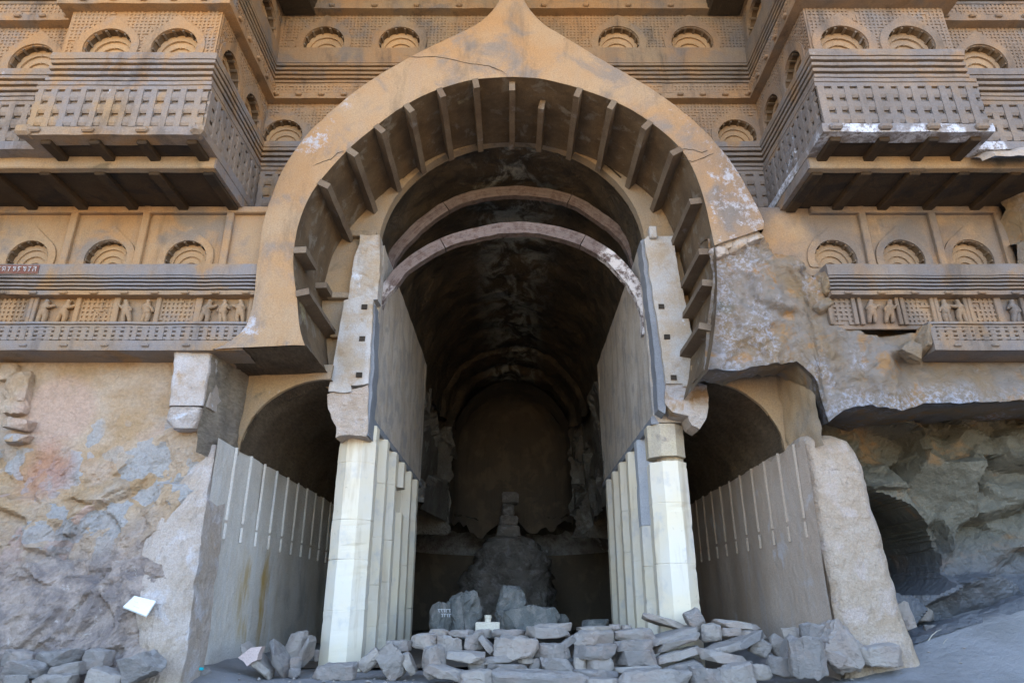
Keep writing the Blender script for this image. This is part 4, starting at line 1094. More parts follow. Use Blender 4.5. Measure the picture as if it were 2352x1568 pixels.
# nave walls above the pillars, aisles
XI, XO = 2.19, 2.76
for s, nm in ((-1, 'left'), (1, 'right')):
    W = thing('nave_wall', 'long smooth grey wall carried on the %s row of pillars' % nm, 'wall', (s * 2.45, 13.3, 3.45), 'walls above the pillar rows')
    g = G()
    g.grid(lambda u, v: (s * (XI + 0.012 * fbm(Vector((u * 9, v * 4, s)), 3)), 10.32 + 6.05 * u + 0.25 * v * u + (0.10 * fbm(Vector((v * 7, 3, s)), 3) if u > 0.99 else 0), 3.50 + 3.12 * v), 30, 14)
    g.grid(lambda u, v: (s * XO, 10.32 + 6.05 * u, 3.50 + 1.2 * v), 4, 2)
    g.grid(lambda u, v: (s * (XI + (XO - XI) * u), 10.32, 3.5 + 3.1 * v), 2, 3)
    g.grid(lambda u, v: (s * (XI + (XO - XI) * u), 16.37, 3.5 + 3.1 * v), 2, 3)
    g.grid(lambda u, v: (s * (XI + (XO - XI) * u), 10.32 + 6.05 * v, 3.50), 2, 8)
    obj('wall_face', g.mesh('wall_face', M['navewall'], smooth=False), W)
    pr = [(XI + 0.10, 3.47), (XI - 0.03, 3.468), (XI - 0.036, 3.48), (XI - 0.034, 3.575), (XI - 0.02, 3.59), (XI + 0.02, 3.592)]
    gb = G().grid(lambda u, v: (s * pr[int(round(v * 5))][0], 10.30 + 6.1 * u, pr[int(round(v * 5))][1]), 90, 5)
    gb.add([(s * x_, 10.30, z_) for x_, z_ in pr], [tuple(range(6))])
    obj('edge_beam', gb.mesh('edge_beam', M['navebeam'], jit=0.009, jf=5), W)
    # aisle outer wall with carved half-round pilaster strips
    XW = 3.96
    AW = thing('aisle_wall', '%s side aisle wall with a row of slim carved pilaster strips' % nm, 'wall', (s * XW, 15, 0), 'outer walls of the side aisles')
    ys = 9.05 if s < 0 else 9.12
    g = G().grid(lambda u, v: (s * (XW + 0.02 * fbm(Vector((u * 14, v * 3, s)), 4)), ys + (CYA - ys) * u, -0.1 + 3.06 * v), 60, 14)
    obj('wall_face', g.mesh('wall_face', M['aisle'] if s < 0 else M['aisle_r'], smooth=True), AW)
    gs = G(); gs.add([(0, -.035, 0), (.028, -.02, 0), (.036, .0, 0), (.028, .02, 0), (0, .035, 0), (0, -.035, 1), (.028, -.02, 1), (.036, 0, 1), (.028, .02, 1), (0, .035, 1)],
           [(0,1,6,5),(1,2,7,6),(2,3,8,7),(3,4,9,8),(0,4,3,2,1),(5,6,7,8,9)])
    sm = gs.mesh('pilaster_strip', M['aisle'] if s < 0 else M['rib_strip'])
    for k in range(11):
        yy = (9.68 if s < 0 else 9.46) + 0.605 * k
        zb = 1.95 + 0.015 * math.sin(k * 2.1)
        st = obj('pilaster_strip', sm, AW, Matrix.Translation((s * (XW - 0.005), yy, zb)) @ Matrix.Diagonal((-s * 0.85, 0.8, 2.96 - zb, 1)))
        obj('strip_foot', sm, st, Matrix.Translation((s * (XW - 0.005), yy, 1.70)) @ Matrix.Diagonal((-s * 0.85, 0.75, 0.21, 1)))
    # aisle half vault
    g = G()
    def av(u, v):
        th = math.pi / 2 * v
        x = XO - 0.02 + (XW + 0.02 - XO) * math.cos(th); z = 2.95 + 1.10 * math.sin(th)
        y = 9.80 + (CYA - 9.80) * u
        r = 0.03 * fbm(Vector((x * 3, y * 3, z * 3)), 5)
        return Vector((s * (x + r), y, z + r))
    g.grid(av, 80, 14)
    tag(obj('aisle_vault', g.mesh('aisle_vault', M['aislevault'], smooth=True)), kind='structure')
    # spandrel over the aisle mouth
    th = [math.pi / 2 * k / 14 for k in range(15)]
    poly = [(s * (XO - 0.05), 4.25), (s * 4.45, 4.25), (s * 4.45, 2.95)] + [(s * (XO - 0.03 + (XW + 0.02 - XO) * math.cos(t)), 2.95 + 1.08 * math.sin(t)) for t in th]
    g = G().prism(poly, 9.77, 9.84)
    tag(obj('aisle_spandrel', fix(g.mesh('aisle_spandrel', M['ring'], jit=0.008, jf=5))), kind='structure')
    g = G()
    rv = lambda u, v: Vector((s * (4.09 - 0.12 * u + 0.05 * fbm(Vector((u * 3, v * 3, s)), 4)), 8.74 + 1.06 * u, 2.70 + 1.45 * v)) if s < 0 else Vector((4.16 - 0.18 * u + 0.04 * fbm(Vector((u * 3, v * 3, s)), 4), 9.0 + 0.8 * u, 2.85 + 1.25 * v))
    g.grid(rv, 14, 16)
    tag(obj('aisle_reveal', g.mesh('aisle_reveal', M['reveal'] if s < 0 else M['ring'], smooth=True)), kind='structure')

# ------------------------------------------------------------------ pillars
def octa(r, z, cx=0.0, cy=0.0, rot=math.pi / 8):
    return [Vector((cx + r * math.cos(rot + k * math.pi / 4), cy + r * math.sin(rot + k * math.pi / 4), z)) for k in range(8)]
def drum(z0, z1, r0, r1, mat, seed, tilt=(0, 0, 0, 0), rag=0.0):
    g = G(); n = 12; rng = random.Random(seed)
    rows = [(z0, r0 - 0.006), (z0 + 0.008, r0)] + [(z0 + (z1 - z0) * k / n, r0 + (r1 - r0) * k / n) for k in range(1, n)] + [(z1 - 0.008, r1), (z1, r1 - 0.006)]
    for i, (z, r) in enumerate(rows):
        for v in octa(r, z):
            if rag and i >= len(rows) - 2: v.z += rng.uniform(-rag, rag)
            chip = max(0.0, noise.noise(v * 7 + Vector((seed * 1.3, 0, 0))) - 0.34) * 0.05
            c_ = Vector((v.x, v.y, 0)); v = v - c_ * min(0.06, chip / 0.3)
            g.v.append(v + noise.noise_vector(v * 3 + Vector((seed, 0, 0))) * 0.007)
    m = len(rows)
    for j in range(m - 1):
        for k in range(8): g.f.append((j*8+k, j*8+(k+1)%8, j*8+8+(k+1)%8, j*8+8+k))
    g.f += [tuple(reversed(range(8))), tuple(range((m-1)*8, m*8))]
    return g.mesh('drum', mat)
RP = 0.285 / math.cos(math.pi / 8)
ORD = ['first', 'second', 'third', 'fourth', 'fifth', 'sixth', 'seventh', 'eighth', 'ninth', 'tenth', 'eleventh', 'twelfth', 'thirteenth', 'fourteenth', 'fifteenth', 'sixteenth']
for s, side in ((-1, 'left'), (1, 'right')):
    for i in range(6):
        y = 10.56 + 0.97 * i
        lab = '%s pillar from the front in the %s row, tall cream octagonal shaft' % (ORD[i], side)
        if s == -1 and i == 0: lab = 'foremost left pillar, broad white octagonal shaft beside the rubble'
        if s == 1 and i == 0: lab = 'foremost right pillar, cracked near the top with old brown stone above'
        if s == -1 and i == 3: lab = 'left row pillar with a piece broken out below its top'
        if s == 1 and i == 1: lab = 'right row pillar with a grey repaired top, just behind the cracked one'
        P = thing('pillar', lab, 'pillar', (s * 2.39, y, 0), 'octagonal pillars of the nave')
        T = Matrix.Translation((s * 2.39, y, 0))
        rng = random.Random(40 + i + 10 * s)
        js = [0.0]; 
        while js[-1] < 2.6: js.append(js[-1] + rng.uniform(0.55, 1.0))
        top = 3.475
        if s == 1 and i == 0:
            cuts = [0, 0.62, 1.42, 2.28, 2.88]
            for a, b in zip(cuts, cuts[1:]): obj('drum', drum(a, b, RP * (1.03 - .012 * a), RP * (1.03 - .012 * b), M['pillar'], i * 7 + int(b * 9), rag=0.03 if b == 2.88 else 0), P, T)
            obj('broken_core', drum(2.80, 3.06, RP * 0.72, RP * 0.7, M['pillar_old'], 5, rag=0.02), P, T @ Matrix.Translation((0.06, 0.04, 0)))
            o = drum(2.97, top, RP * 0.99, RP * 0.98, M['pillar_old'], 77); obj('drum', o, P, T); o_ = P.children
            continue
        if s == -1 and i == 3:
            for a, b in ((0, .7), (.7, 1.5), (1.5, 2.52)): obj('drum', drum(a, b, RP * (1.03 - .012 * a), RP * (1.03 - .012 * b), M['pillar'], i * 7 + int(b * 9), rag=0.05 if b > 2.5 else 0), P, T)
            obj('broken_core', drum(2.45, 3.1, RP * 0.66, RP * 0.62, M['pillar_old'], 8, rag=0.03), P, T @ Matrix.Translation((-0.07, 0.07, 0)))
            obj('drum', drum(2.98, top, RP * 0.98, RP * 0.98, M['pillar'], 78), P, T)
            continue
        js = [j for j in js if j < 2.9] + [top]
        for a, b in zip(js, js[1:]):
            mt = M['pillar']
            if s == 1 and i == 1 and b == top: mt = M['pillar_grey']
            obj('drum', drum(a, b, RP * (1.03 - .012 * a), RP * (1.03 - .012 * b), mt, i * 7 + int(b * 9) + s), P, T)

# ------------------------------------------------------------------ timber ribs in the vault mouth
def timber(name, label, pts, Y, th, dp, joints, tipL=0.0, pale=None, group=None):
    C = resample(pts, 60); R = thing(name, label, 'beam', (0, Y, 5.1), group)
    cuts = [0] + joints + [60]
    for a, b in zip(cuts, cuts[1:]):
        g = G(); gr = []; pl = []
        for k in range(a, b + 1):
            p = C[k]; t = (C[min(60, k + 1)] - C[max(0, k - 1)]).normalized(); n = Vector((t.y, -t.x))
            h = th; 
            if tipL and k < 9: h = th * max(0.08, (k / 9.0) ** 0.8)
            gap = 0.005 if k == a and a else (-0.005 if k == b and b < 60 else 0)
            wv = 0.016 * noise.noise(Vector((k * 0.55, Y, 1))) + 0.006 * noise.noise(Vector((k * 1.9, Y, 4)))
            wv2 = 0.02 * noise.noise(Vector((k * 0.8, Y, 9)))
            for (e, (d, yy)) in enumerate(((wv, -dp / 2), (wv, dp / 2), (h + wv2, dp / 2), (h + wv2, -dp / 2))):
                q = p + n * d + t * gap * (1 + (e % 2))
                g.v.append(Vector((q.x, Y + yy, q.y))); gr.append((k * 0.1, d * 3 + (0.5 if yy > 0 else 0), yy * 2)); pl.append(pale(k) if pale else 0.0)
        m = b - a
        for k in range(m):
            for e in range(4): g.f.append((k*4+e, k*4+(e+1)%4, k*4+4+(e+1)%4, k*4+4+e))
        g.f += [(3, 2, 1, 0), (m*4, m*4+1, m*4+2, m*4+3)]
        me = g.mesh('timber_piece', M['wood'])
        at = me.attributes.new('grain', 'FLOAT_VECTOR', 'POINT'); at.data.foreach_set('vector', [c for q in gr for c in q])
        at = me.attributes.new('pale', 'FLOAT', 'POINT'); at.data.foreach_set('value', pl)
        obj('timber_piece', me, R)
    return R
t1 = [XZ(x, y, 10.55) for x, y in [(858,775),(866,690),(905,625),(960,580),(1050,538),(1176,515),(1290,527),(1380,564),(1440,615),(1490,690),(1504,770)]]
timber('timber_rib', 'lower curved timber rib, nearer to the viewer, with a pointed splintered left end', t1, 10.55, 0.215, 0.15, [19, 41], tipL=1, pale=lambda k: 1.0 if k > 44 else (0.7 if k < 9 else 0.12), group='timber ribs in the vault mouth')
t2 = [XZ(x, y, 11.35) for x, y in [(870,690),(885,600),(950,520),(1050,454),(1176,432),(1300,448),(1390,497),(1450,552),(1486,640)]]
timber('timber_rib', 'upper curved timber rib set deeper under the black vault', t2, 11.35, 0.21, 0.14, [20, 41], group='timber ribs in the vault mouth', pale=lambda k: 0.1)
# thin dry stem hanging beside the right end of the timber
g = G(); pts = [XZ(x, y, 10.3) for x, y in [(1478,600),(1482,660),(1490,720),(1497,760),(1499,790)]]
def tube(g, P, r, n=5):
    for (x, y, z) in P:
        for k in range(n): g.v.append(Vector((x + r * math.cos(k * 2 * math.pi / n), y + r * math.sin(k * 2 * math.pi / n), z)))
    b = len(g.v) - n * len(P)
    for j in range(len(P) - 1):
        for k in range(n): g.f.append((b+j*n+k, b+j*n+(k+1)%n, b+j*n+n+(k+1)%n, b+j*n+n+k))
tube(g, [(x, 10.3, z) for x, z in pts], 0.008)
tag(obj('dry_stem', g.mesh('dry_stem', M['twig'])), 'thin dry stem hanging along the right jamb post', 'stem')

# ------------------------------------------------------------------ stupa
ST = thing('stupa', 'dark weathered stupa at the back of the cave with damaged drum and block finial', 'stupa', (-0.12, 24.2, 0))
def rev(prof, n=40, rough=0.06, seed=0, cx=-0.12, cy=24.2):
    g = G()
    for (r, z) in prof:
        for k in range(n):
            a = 2 * math.pi * k / n
            v = Vector((r * math.cos(a), r * math.sin(a), z))
            rr = r + rough * fbm(v * 1.6 + Vector((seed, 0, 0)), 5) + rough * 0.8 * abs(noise.noise(v * 3.3))
            g.v.append(Vector((cx + rr * math.cos(a), cy + rr * math.sin(a), z + 0.3 * rough * noise.noise(v * 2))))
    m = len(prof)
    for j in range(m - 1):
        for k in range(n): g.f.append((j*n+k, j*n+(k+1)%n, (j+1)*n+(k+1)%n, (j+1)*n+k))
    g.f.append(tuple(range((m-1)*n, m*n)))
    return g
obj('drum', rev([(1.46, z * 0.12) for z in range(0, 15)] + [(1.52, 1.75), (1.48, 1.9)], rough=0.26, seed=2).mesh('drum', M['stupa'], smooth=True), ST)
obj('dome', rev([(1.3 * math.cos(a), 1.85 + 1.25 * math.sin(a)) for a in [k * 0.13 for k in range(11)]] + [(0.25, 3.1)], rough=0.28, seed=7).mesh('dome', M['stupa'], smooth=True), ST)
for nm, sx, z0, z1 in (('finial_base', 0.40, 3.0, 3.38), ('finial_block', 0.33, 3.38, 3.72), ('finial_neck', 0.22, 3.72, 4.15), ('finial_top', 0.28, 4.15, 4.55)):
    dx = 0.06 if z0 > 4 else (-0.03 if z0 > 3.7 else 0)
    obj(nm, G().rbox((-0.12 - sx + dx, 24.2 - sx, z0), (-0.12 + sx + dx, 24.2 + sx, z1 + 0.002), k=0.06).mesh(nm, M['stupa'], jit=0.05, jf=3), ST)

# ------------------------------------------------------------------ broken rock of the left wall, the piers and the right face
fnL = facet_fn(21, 80, -8.8, -3.8, -0.5, 3.6, 0.06, 0.22)
fnL2 = facet_fn(22, 260, -8.8, -3.8, -0.5, 3.2, 0.022, 0.22, 0.04)
def left_pt(u, v):
    x = -8.8 + 4.72 * u; z = -0.4 + 4.55 * v
    n = fbm(Vector((x * 0.8, z * 0.8, 7)), 4)
    br = min(1.0, max(0.0, (2.95 + 0.35 * n - z + 0.12 * (x + 6)) / 0.35))
    deep = min(1.0, max(0.0, (2.6 - z) / 2.6))
    y = 9.13 - br * (0.05 + 0.52 * deep)
    y += br * (fnL(x, z) + fnL2(x, z)) + 0.022 * fbm(Vector((x * 2, z * 2, 1)), 6) * (0.3 + br) + br * 0.022 * fbm(Vector((x * 6, z * 6, 5)), 5) - br * 0.03 * abs(fbm(Vector((x * 3.1, z * 4.2, 11)), 5))
    return Vector((x, y, z))
g = G().grid(left_pt, 190, 175)
tag(obj('left_rock_wall', g.mesh('left_rock_wall', M['leftwall'])), kind='structure')
# projecting lumps left of the plaster
def lump(c, sx, sy, sz, seed, mat, name='rock_lump', sub=3, am=0.25):
    bm = bmesh.new(); bmesh.ops.create_icosphere(bm, subdivisions=sub, radius=1)
    rng = random.Random(seed)
    cuts = [(Vector((rng.gauss(0, 1), rng.gauss(0, 1), rng.gauss(0, 1))).normalized(), rng.uniform(0.55, 0.85)) for _ in range(10)]
    for v in bm.verts:
        p = v.co.copy()
        for n_, d in cuts:
            k = p.dot(n_) - d
            if k > 0: p -= n_ * k
        p *= 1 + am * 0.3 * fbm(p * 2.2 + Vector((seed, 0, 0)), 4)
        v.co = Vector((p.x * sx, p.y * sy, p.z * sz))
    vs = [v.co + Vector(c) for v in bm.verts]; bm.verts.index_update(); fs = [[v.index for v in f.verts] for f in bm.faces]; bm.free()
    return mesh(name, vs, fs, mat)
LUMPS = [(45, 893, 0.46, 0.46, 9.10), (36, 935, 0.40, 0.26, 9.06), (46, 975, 0.44, 0.16, 9.03), (42, 1008, 0.40, 0.13, 9.05), (22, 860, 0.36, 0.24, 9.14)]

def loft(rows, depth, rough, mat, name, nu=26, nv=40, fn=None, lip=0.16, kind='structure', lich=0.0, yslope=None):
    """rock face from rows of (z, xl, xr, y); its sides roll back into the cliff"""
    rows = sorted(rows)
    def at(z):
        for a, b in zip(rows, rows[1:]):
            if a[0] <= z <= b[0]:
                t = (z - a[0]) / (b[0] - a[0]); return [a[i] + (b[i] - a[i]) * t for i in range(4)]
        return rows[-1] if z > rows[-1][0] else rows[0]
    z0, z1 = rows[0][0], rows[-1][0]
    def pt(u, v):
        z = z0 + (z1 - z0) * v; _, xl, xr, y = at(z)
        wob = 0.03 * fbm(Vector((z * 2.2, xl, 3)), 4)
        if u <= 0: return Vector((xl + wob, y + depth, z))
        if u >= 1: return Vector((xr + wob, y + depth, z))
        uu = (u - 1 / nu) / (1 - 2 / nu)
        x = xl + (xr - xl) * uu + (wob if uu in (0, 1) else wob * abs(uu * 2 - 1))
        e = min(uu, 1 - uu) * (xr - xl); roll = 0.10 * max(0, 1 - e / lip) ** 2
        yy = y + roll + rough * fbm(Vector((x * 1.6, z * 1.6, 9)), 5) + rough * 0.5 * fbm(Vector((x * 6, z * 6, 2)), 4)
        if fn: yy += fn(x, z)
        return Vector((x, yy, z))
    g = G().grid(pt, nu, nv)
    # close top and bottom
    w = nu + 1
    g.f.append(tuple(range(w))); g.f.append(tuple(nv * w + i for i in range(w)))
    return tag(obj(name, g.mesh(name, mat, smooth=False)), kind=kind)
loft([(-0.2, -4.35, -3.74, 8.50), (0.3, -4.30, -3.78, 8.56), (0.9, -4.52, -3.83, 8.66), (1.4, -4.66, -3.88, 8.76), (1.9, -4.58, -3.92, 8.84), (2.3, -4.38, -3.95, 8.91), (2.6, -4.22, -3.98, 8.97), (2.88, -4.08, -4.01, 9.03)],
     0.7, 0.035, M['pier'], 'left_pier_rock', lip=0.3)
loft([(3.05, -4.52, -4.16, 8.86), (3.16, -4.62, -4.10, 8.80), (3.30, -4.56, -4.08, 8.74)], 0.5, 0.03, M['lichrock'], 'broken_pilaster_foot', nv=8, lip=0.08)
loft([(3.325, -4.58, -4.06, 8.75), (3.6, -4.60, -4.06, 8.73), (4.09, -4.63, -4.07, 8.72)], 0.5, 0.02, M['lichrock'], 'broken_pilaster', nv=24, lip=0.06)
loft([(-0.3, 4.00, 5.02, 8.98), (0.55, 4.03, 4.90, 9.08), (1.2, 4.02, 4.84, 9.12), (2.0, 4.0, 4.78, 9.14), (2.7, 3.98, 4.72, 9.16), (2.95, 3.97, 4.64, 9.18), (3.04, 4.02, 4.5, 9.26)],
     2.0, 0.03, M['pier_r'], 'right_pier_rock', lip=0.14)

# right: fractured rock where facade has fallen
ZB = [(2.60, 3.80), (2.80, 3.81), (3.35, 3.90), (3.94, 4.0), (3.98, 3.96), (4.16, 3.62), (4.21, 3.12), (4.45, 3.30), (4.75, 3.36), (5.23, 3.28), (5.6, 3.42), (6.08, 3.42), (7.0, 3.46), (8.8, 3.5)]
def lerp_tab(T, x):
    if x <= T[0][0]: return T[0][1]
    for a, b in zip(T, T[1:]):
        if x <= b[0]: return a[1] + (b[1] - a[1]) * (x - a[0]) / (b[0] - a[0])
    return T[-1][1]
fnR = facet_fn(31, 60, 2.6, 8.8, 3, 6.4, 0.04, 0.14)
fnR2 = facet_fn(32, 200, 2.6, 8.8, 3, 6.4, 0.016, 0.16, 0.05)
def right_face(x, z):
    # broken band lies proud of the wall core but behind the ledges' front
    edge = lerp_tab([(3.0, 6.0), (3.74, 6.0), (3.84, 5.72), (4.12, 5.72), (4.36, 5.35), (4.46, 4.99), (4.55, 4.85), (4.95, 4.5), (5.60, 4.5), (5.80, 4.08), (9, 4.08)], x)
    k = min(1, max(0, (edge - z) / 0.12))
    y = 9.22 - 0.40 * k
    y += (fnR(x, z) + fnR2(x, z)) * (0.35 + 0.65 * k) + 0.05 * fbm(Vector((x * 1.6, z * 1.6, 4)), 6) + 0.02 * fbm(Vector((x * 7, z * 7, 4)), 5)
    y -= 0.15 * math.exp(-((x - 5.62) / 0.16) ** 2 - ((z - 4.28) / 0.22) ** 2) + 0.13 * math.exp(-((x - 4.42) / 0.13) ** 2 - ((z - 5.15) / 0.28) ** 2)
    low = min(1, max(0, (x - 5.15) / 0.3)) * min(1, max(0, (4.12 - z) / 0.08))
    y = y * (1 - low) + low * (8.95 + 0.22 * (z - 3.4) + 0.015 * fbm(Vector((x * 5, z * 5, 8)), 5))
    return y
def rf(u, v):
    x = 2.86 + 5.9 * u; zb = lerp_tab(ZB, x) + 0.02 * fbm(Vector((x * 5, 0, 0)), 3)
    if x < 3.0: x0 = 2.70 + 0.0; 
    z = zb + (6.2 - zb) * v
    left = max(0, 1 - u / 0.04)
    if left > 0: x = x - 0.25 * left * max(0, (5.2 - z) / 1.4)
    return Vector((x, right_face(x, z), z))
g = G().grid(rf, 170, 110)
nlow = 171
me_l = []
for v in g.v:
    zb = lerp_tab(ZB, v.x)
    a = max(0, 1 - (v.z - zb) / 0.35) * (1.0 if 4.1 < v.x < 6.4 else 0.3)
    b = max(0.0, 1 - math.hypot(v.x - 3.35, v.z - 5.55) / 0.5)
    c = max(0.0, 1 - abs(v.x - 3.0) / 0.3) * 0.8
    me_l.append(min(1.0, max(a, b, c)))
front = [g.v[i].copy() for i in range(171)]
base = len(g.v)
for j in range(1, 7):
    for i in range(171):
        p = front[i]; d = 0.12 * j if p.x < 4.12 else 0.30 * j
        zz = p.z + 0.02 * j * (1 if p.x > 4.2 else 0.4) + 0.05 * fbm(Vector((p.x * 2, j * 0.6, 0)), 3)
        g.v.append(Vector((p.x, p.y + 0.03 + d, zz))); me_l.append(0.0)
idx = lambda j, i: i if j == 0 else base + (j - 1) * 171 + i
for j in range(6):
    for i in range(170): g.f.append((idx(j, i), idx(j, i + 1), idx(j + 1, i + 1), idx(j + 1, i)))
me = g.mesh('right_rock_face', M['rightrock'], smooth=True)
at = me.attributes.new('lichen', 'FLOAT', 'POINT'); at.data.foreach_set('value', me_l)
tag(obj('right_rock_face', me), kind='structure')
# end rock beyond the right wing
fnE = facet_fn(41, 30, 6.8, 9.5, 4, 8, 0.12, 0.5)
g = G().grid(lambda u, v: (lambda x, z: Vector((x, 8.45 + fnE(x, z) + max(0, 7.45 - x) * 1.6, z)))(7.24 + 2 * u, 5.0 + 1.45 * v), 24, 30)
tag(obj('right_end_rock', g.mesh('right_end_rock', M['rightrock'])), kind='structure')
g = G().grid(lambda u, v: (lambda x, z: Vector((x, 7.50 + 0.35 * fnE(x + 1, z - 1) + 0.5 * v * v + max(0, 6.35 - x) * 1.2, z)))(6.25 + 2.6 * u, 6.36 + 0.55 * v * (0.5 + u)), 26, 14)
tag(obj('broken_balcony_rock', g.mesh('broken_balcony_rock', M['lichrock'])), kind='structure')

# right: small cave under the overhang
fnC = facet_fn(51, 46, 4.2, 10, 0, 4, 0.30, 0.5, 0.12)
fnC2 = facet_fn(52, 130, 4.2, 10, 0, 4, 0.06, 0.35, 0.06)
def cave(u, v):
    x = 4.5 + 5.0 * u; z = 0.1 + 3.75 * v
    y = 10.55 + fnC(x, z) + fnC2(x, z) + 0.05 * fbm(Vector((x * 3, z * 3, 0)), 4)
    y -= 0.9 * max(0, (x - 6.3)) * max(0, 1.0 - abs(z - 1.5) / 2.2) * 0.5
    dx = (x - 5.52) / 0.86; dz = (z - 1.72 + 0.22 * (x - 5.5)) / 0.70
    h = max(0.0, 1 - (dx * dx + dz * dz))
    y += 14.0 * min(1, h * 7.0)
    return Vector((x, y, z))
g = G().grid(cave, 150, 114)
tag(obj('side_cave_rock', g.mesh('side_cave_rock', M['cave'])), kind='structure')
g = G().grid(lambda u, v: (lambda x, y: Vector((x, y, ground_z(x, min(y, 9.69)) * (1 - 0.28 * min(1, max(0, y - 9.6))) + max(0, y - 9.69) * 0.09 + 0.05 * fbm(Vector((x * 2, y * 2, 0)), 4) + 0.01)))(4.3 + 5 * u, 9.5 + 5.5 * v), 60, 60)
tag(obj('scree_slope', g.mesh('scree_slope', M['cave'])), kind='structure')

# ------------------------------------------------------------------ rubble stones, each its own thing
def rock_mesh(L, D, T, seed, sharp=0.24, cuts=2, mat=None):
    rng = random.Random(seed)
    bm = bmesh.new()
    pts = []
    n0 = rng.randint(5, 8); taper = rng.uniform(0.05, 0.42); skew = rng.uniform(-0.25, 0.25); wedge = rng.uniform(-0.30, 0.30)
    for sz in (-1, 1):
        ph = rng.uniform(0, 6.28)
        for k in range(n0):
            a = ph + 2 * math.pi * (k + rng.uniform(-0.3, 0.3)) / n0
            ca, sa = math.cos(a), math.sin(a)
            rr = (abs(ca) ** 3.2 + abs(sa) ** 3.2) ** (-1 / 3.2) * rng.uniform(1 - sharp, 1.0) * (0.95 if sz < 0 else 0.88)
            x = max(-1, min(1, rr * ca + skew * sz * 0.3)); y = max(-1, min(1, rr * sa))
            pts.append((x, y, sz * rng.uniform(0.86, 1.0) * (1 - taper * abs(x) ** 2.5) * (1 + wedge * x * (1 if sz > 0 else 0.4))))
    for _ in range(4):
        a = rng.uniform(0, 6.28); pts.append((math.cos(a) * rng.uniform(.9, 1), math.sin(a) * rng.uniform(.9, 1), rng.uniform(-.5, .5)))
    for p in pts: bm.verts.new((p[0] * L / 2, p[1] * D / 2, p[2] * T / 2))
    r = bmesh.ops.convex_hull(bm, input=bm.verts)
    bmesh.ops.delete(bm, geom=[e for e in r['geom_interior'] if isinstance(e, bmesh.types.BMVert)], context='VERTS')
    bmesh.ops.bevel(bm, geom=bm.edges[:], offset=min(L, D, T) * 0.06, segments=1, affect='EDGES', clamp_overlap=True)
    bmesh.ops.triangulate(bm, faces=bm.faces)
    bmesh.ops.subdivide_edges(bm, edges=[e for e in bm.edges if e.calc_length() > 0.09], cuts=1)
    bmesh.ops.triangulate(bm, faces=bm.faces)
    bmesh.ops.subdivide_edges(bm, edges=[e for e in bm.edges if e.calc_length() > 0.07], cuts=1)
    bmesh.ops.triangulate(bm, faces=bm.faces)
    am = min(L, D, T)
    for v in bm.verts:
        q = v.co * 5 + Vector((seed * 3.1, 0, 0))
        v.co += noise.noise_vector(q) * am * 0.08 + noise.noise_vector(q * 3.3) * am * 0.06 + Vector((0, 0, am * 0.05 * noise.cell(Vector((v.co.x * 9, v.co.y * 9, seed)))))
    me = bpy.data.meshes.new('stone'); bm.to_mesh(me); bm.free()
    me.materials.append(mat or M['rubble'])
    return me
SEED = [100]
def px_stone(x0, y0, x1, y1, Y, tilt=0, depth=None, yaw=None, name='rubble_stone', label='', group=None, mat=None, sharp=0.22, cat='stone'):
    """extent given in photo pixels (2400 wide); stands at depth Y"""
    SEED[0] += 1; rng = random.Random(SEED[0])
    a = AY(x0 * S, y1 * S, Y); b = AY(x1 * S, y0 * S, Y)
    w, h = b.x - a.x, b.z - a.z
    c, s_ = abs(math.cos(math.radians(tilt))), abs(math.sin(math.radians(tilt)))
    if tilt and abs(c * c - s_ * s_) > 0.15:
        L = (w * c - h * s_) / (c * c - s_ * s_); T = (h * c - w * s_) / (c * c - s_ * s_)
        if L < 0.1 or T < 0.06: L, T = max(L, 0.75 * math.hypot(w, h)), max(T, 0.09)
    elif tilt: L, T = 0.85 * math.hypot(w, h), 0.13
    else: L, T = w, h
    if abs(tilt) > 45: T = max(0.07, T * 0.62)
    L *= 1.17; T *= 1.10
    D = depth or max(0.22, min(0.6, 0.8 * max(L, T)))
    me = rock_mesh(L, D, T, SEED[0], sharp=sharp, mat=mat)
    Mx = Matrix.Translation(((a.x + b.x) / 2, Y + D * 0.3, (a.z + b.z) / 2)) @ Matrix.Rotation(math.radians(yaw if yaw is not None else rng.uniform(-14, 14)), 4, 'Z') @ Matrix.Rotation(math.radians(-tilt), 4, 'Y')
    o = obj(name, me, None, Mx)
    return tag(o, label, cat, group)
def ordl(k): return ORD[k] if k < len(ORD) else '%dth' % (k + 1)
def batch(rows, group, where):
    for rn, stones in rows:
        stones = sorted(stones, key=lambda q: q[0])
        for k, q in enumerate(stones):
            x0, y0, x1, y1, Y = q[:5]; tilt = q[5] if len(q) > 5 else 0
            w, h = x1 - x0, y1 - y0
            shape = 'leaning slab' if abs(tilt) > 25 else ('long flat stone' if w > 2.6 * h else ('upright stone' if h > 1.2 * w else ('blocky stone' if w < 1.8 * h else 'flat stone')))
            px_stone(x0, y0, x1, y1, Y, tilt, label='grey %s, %s from left, %s of %s' % (shape, ordl(k), rn, where), group=group)
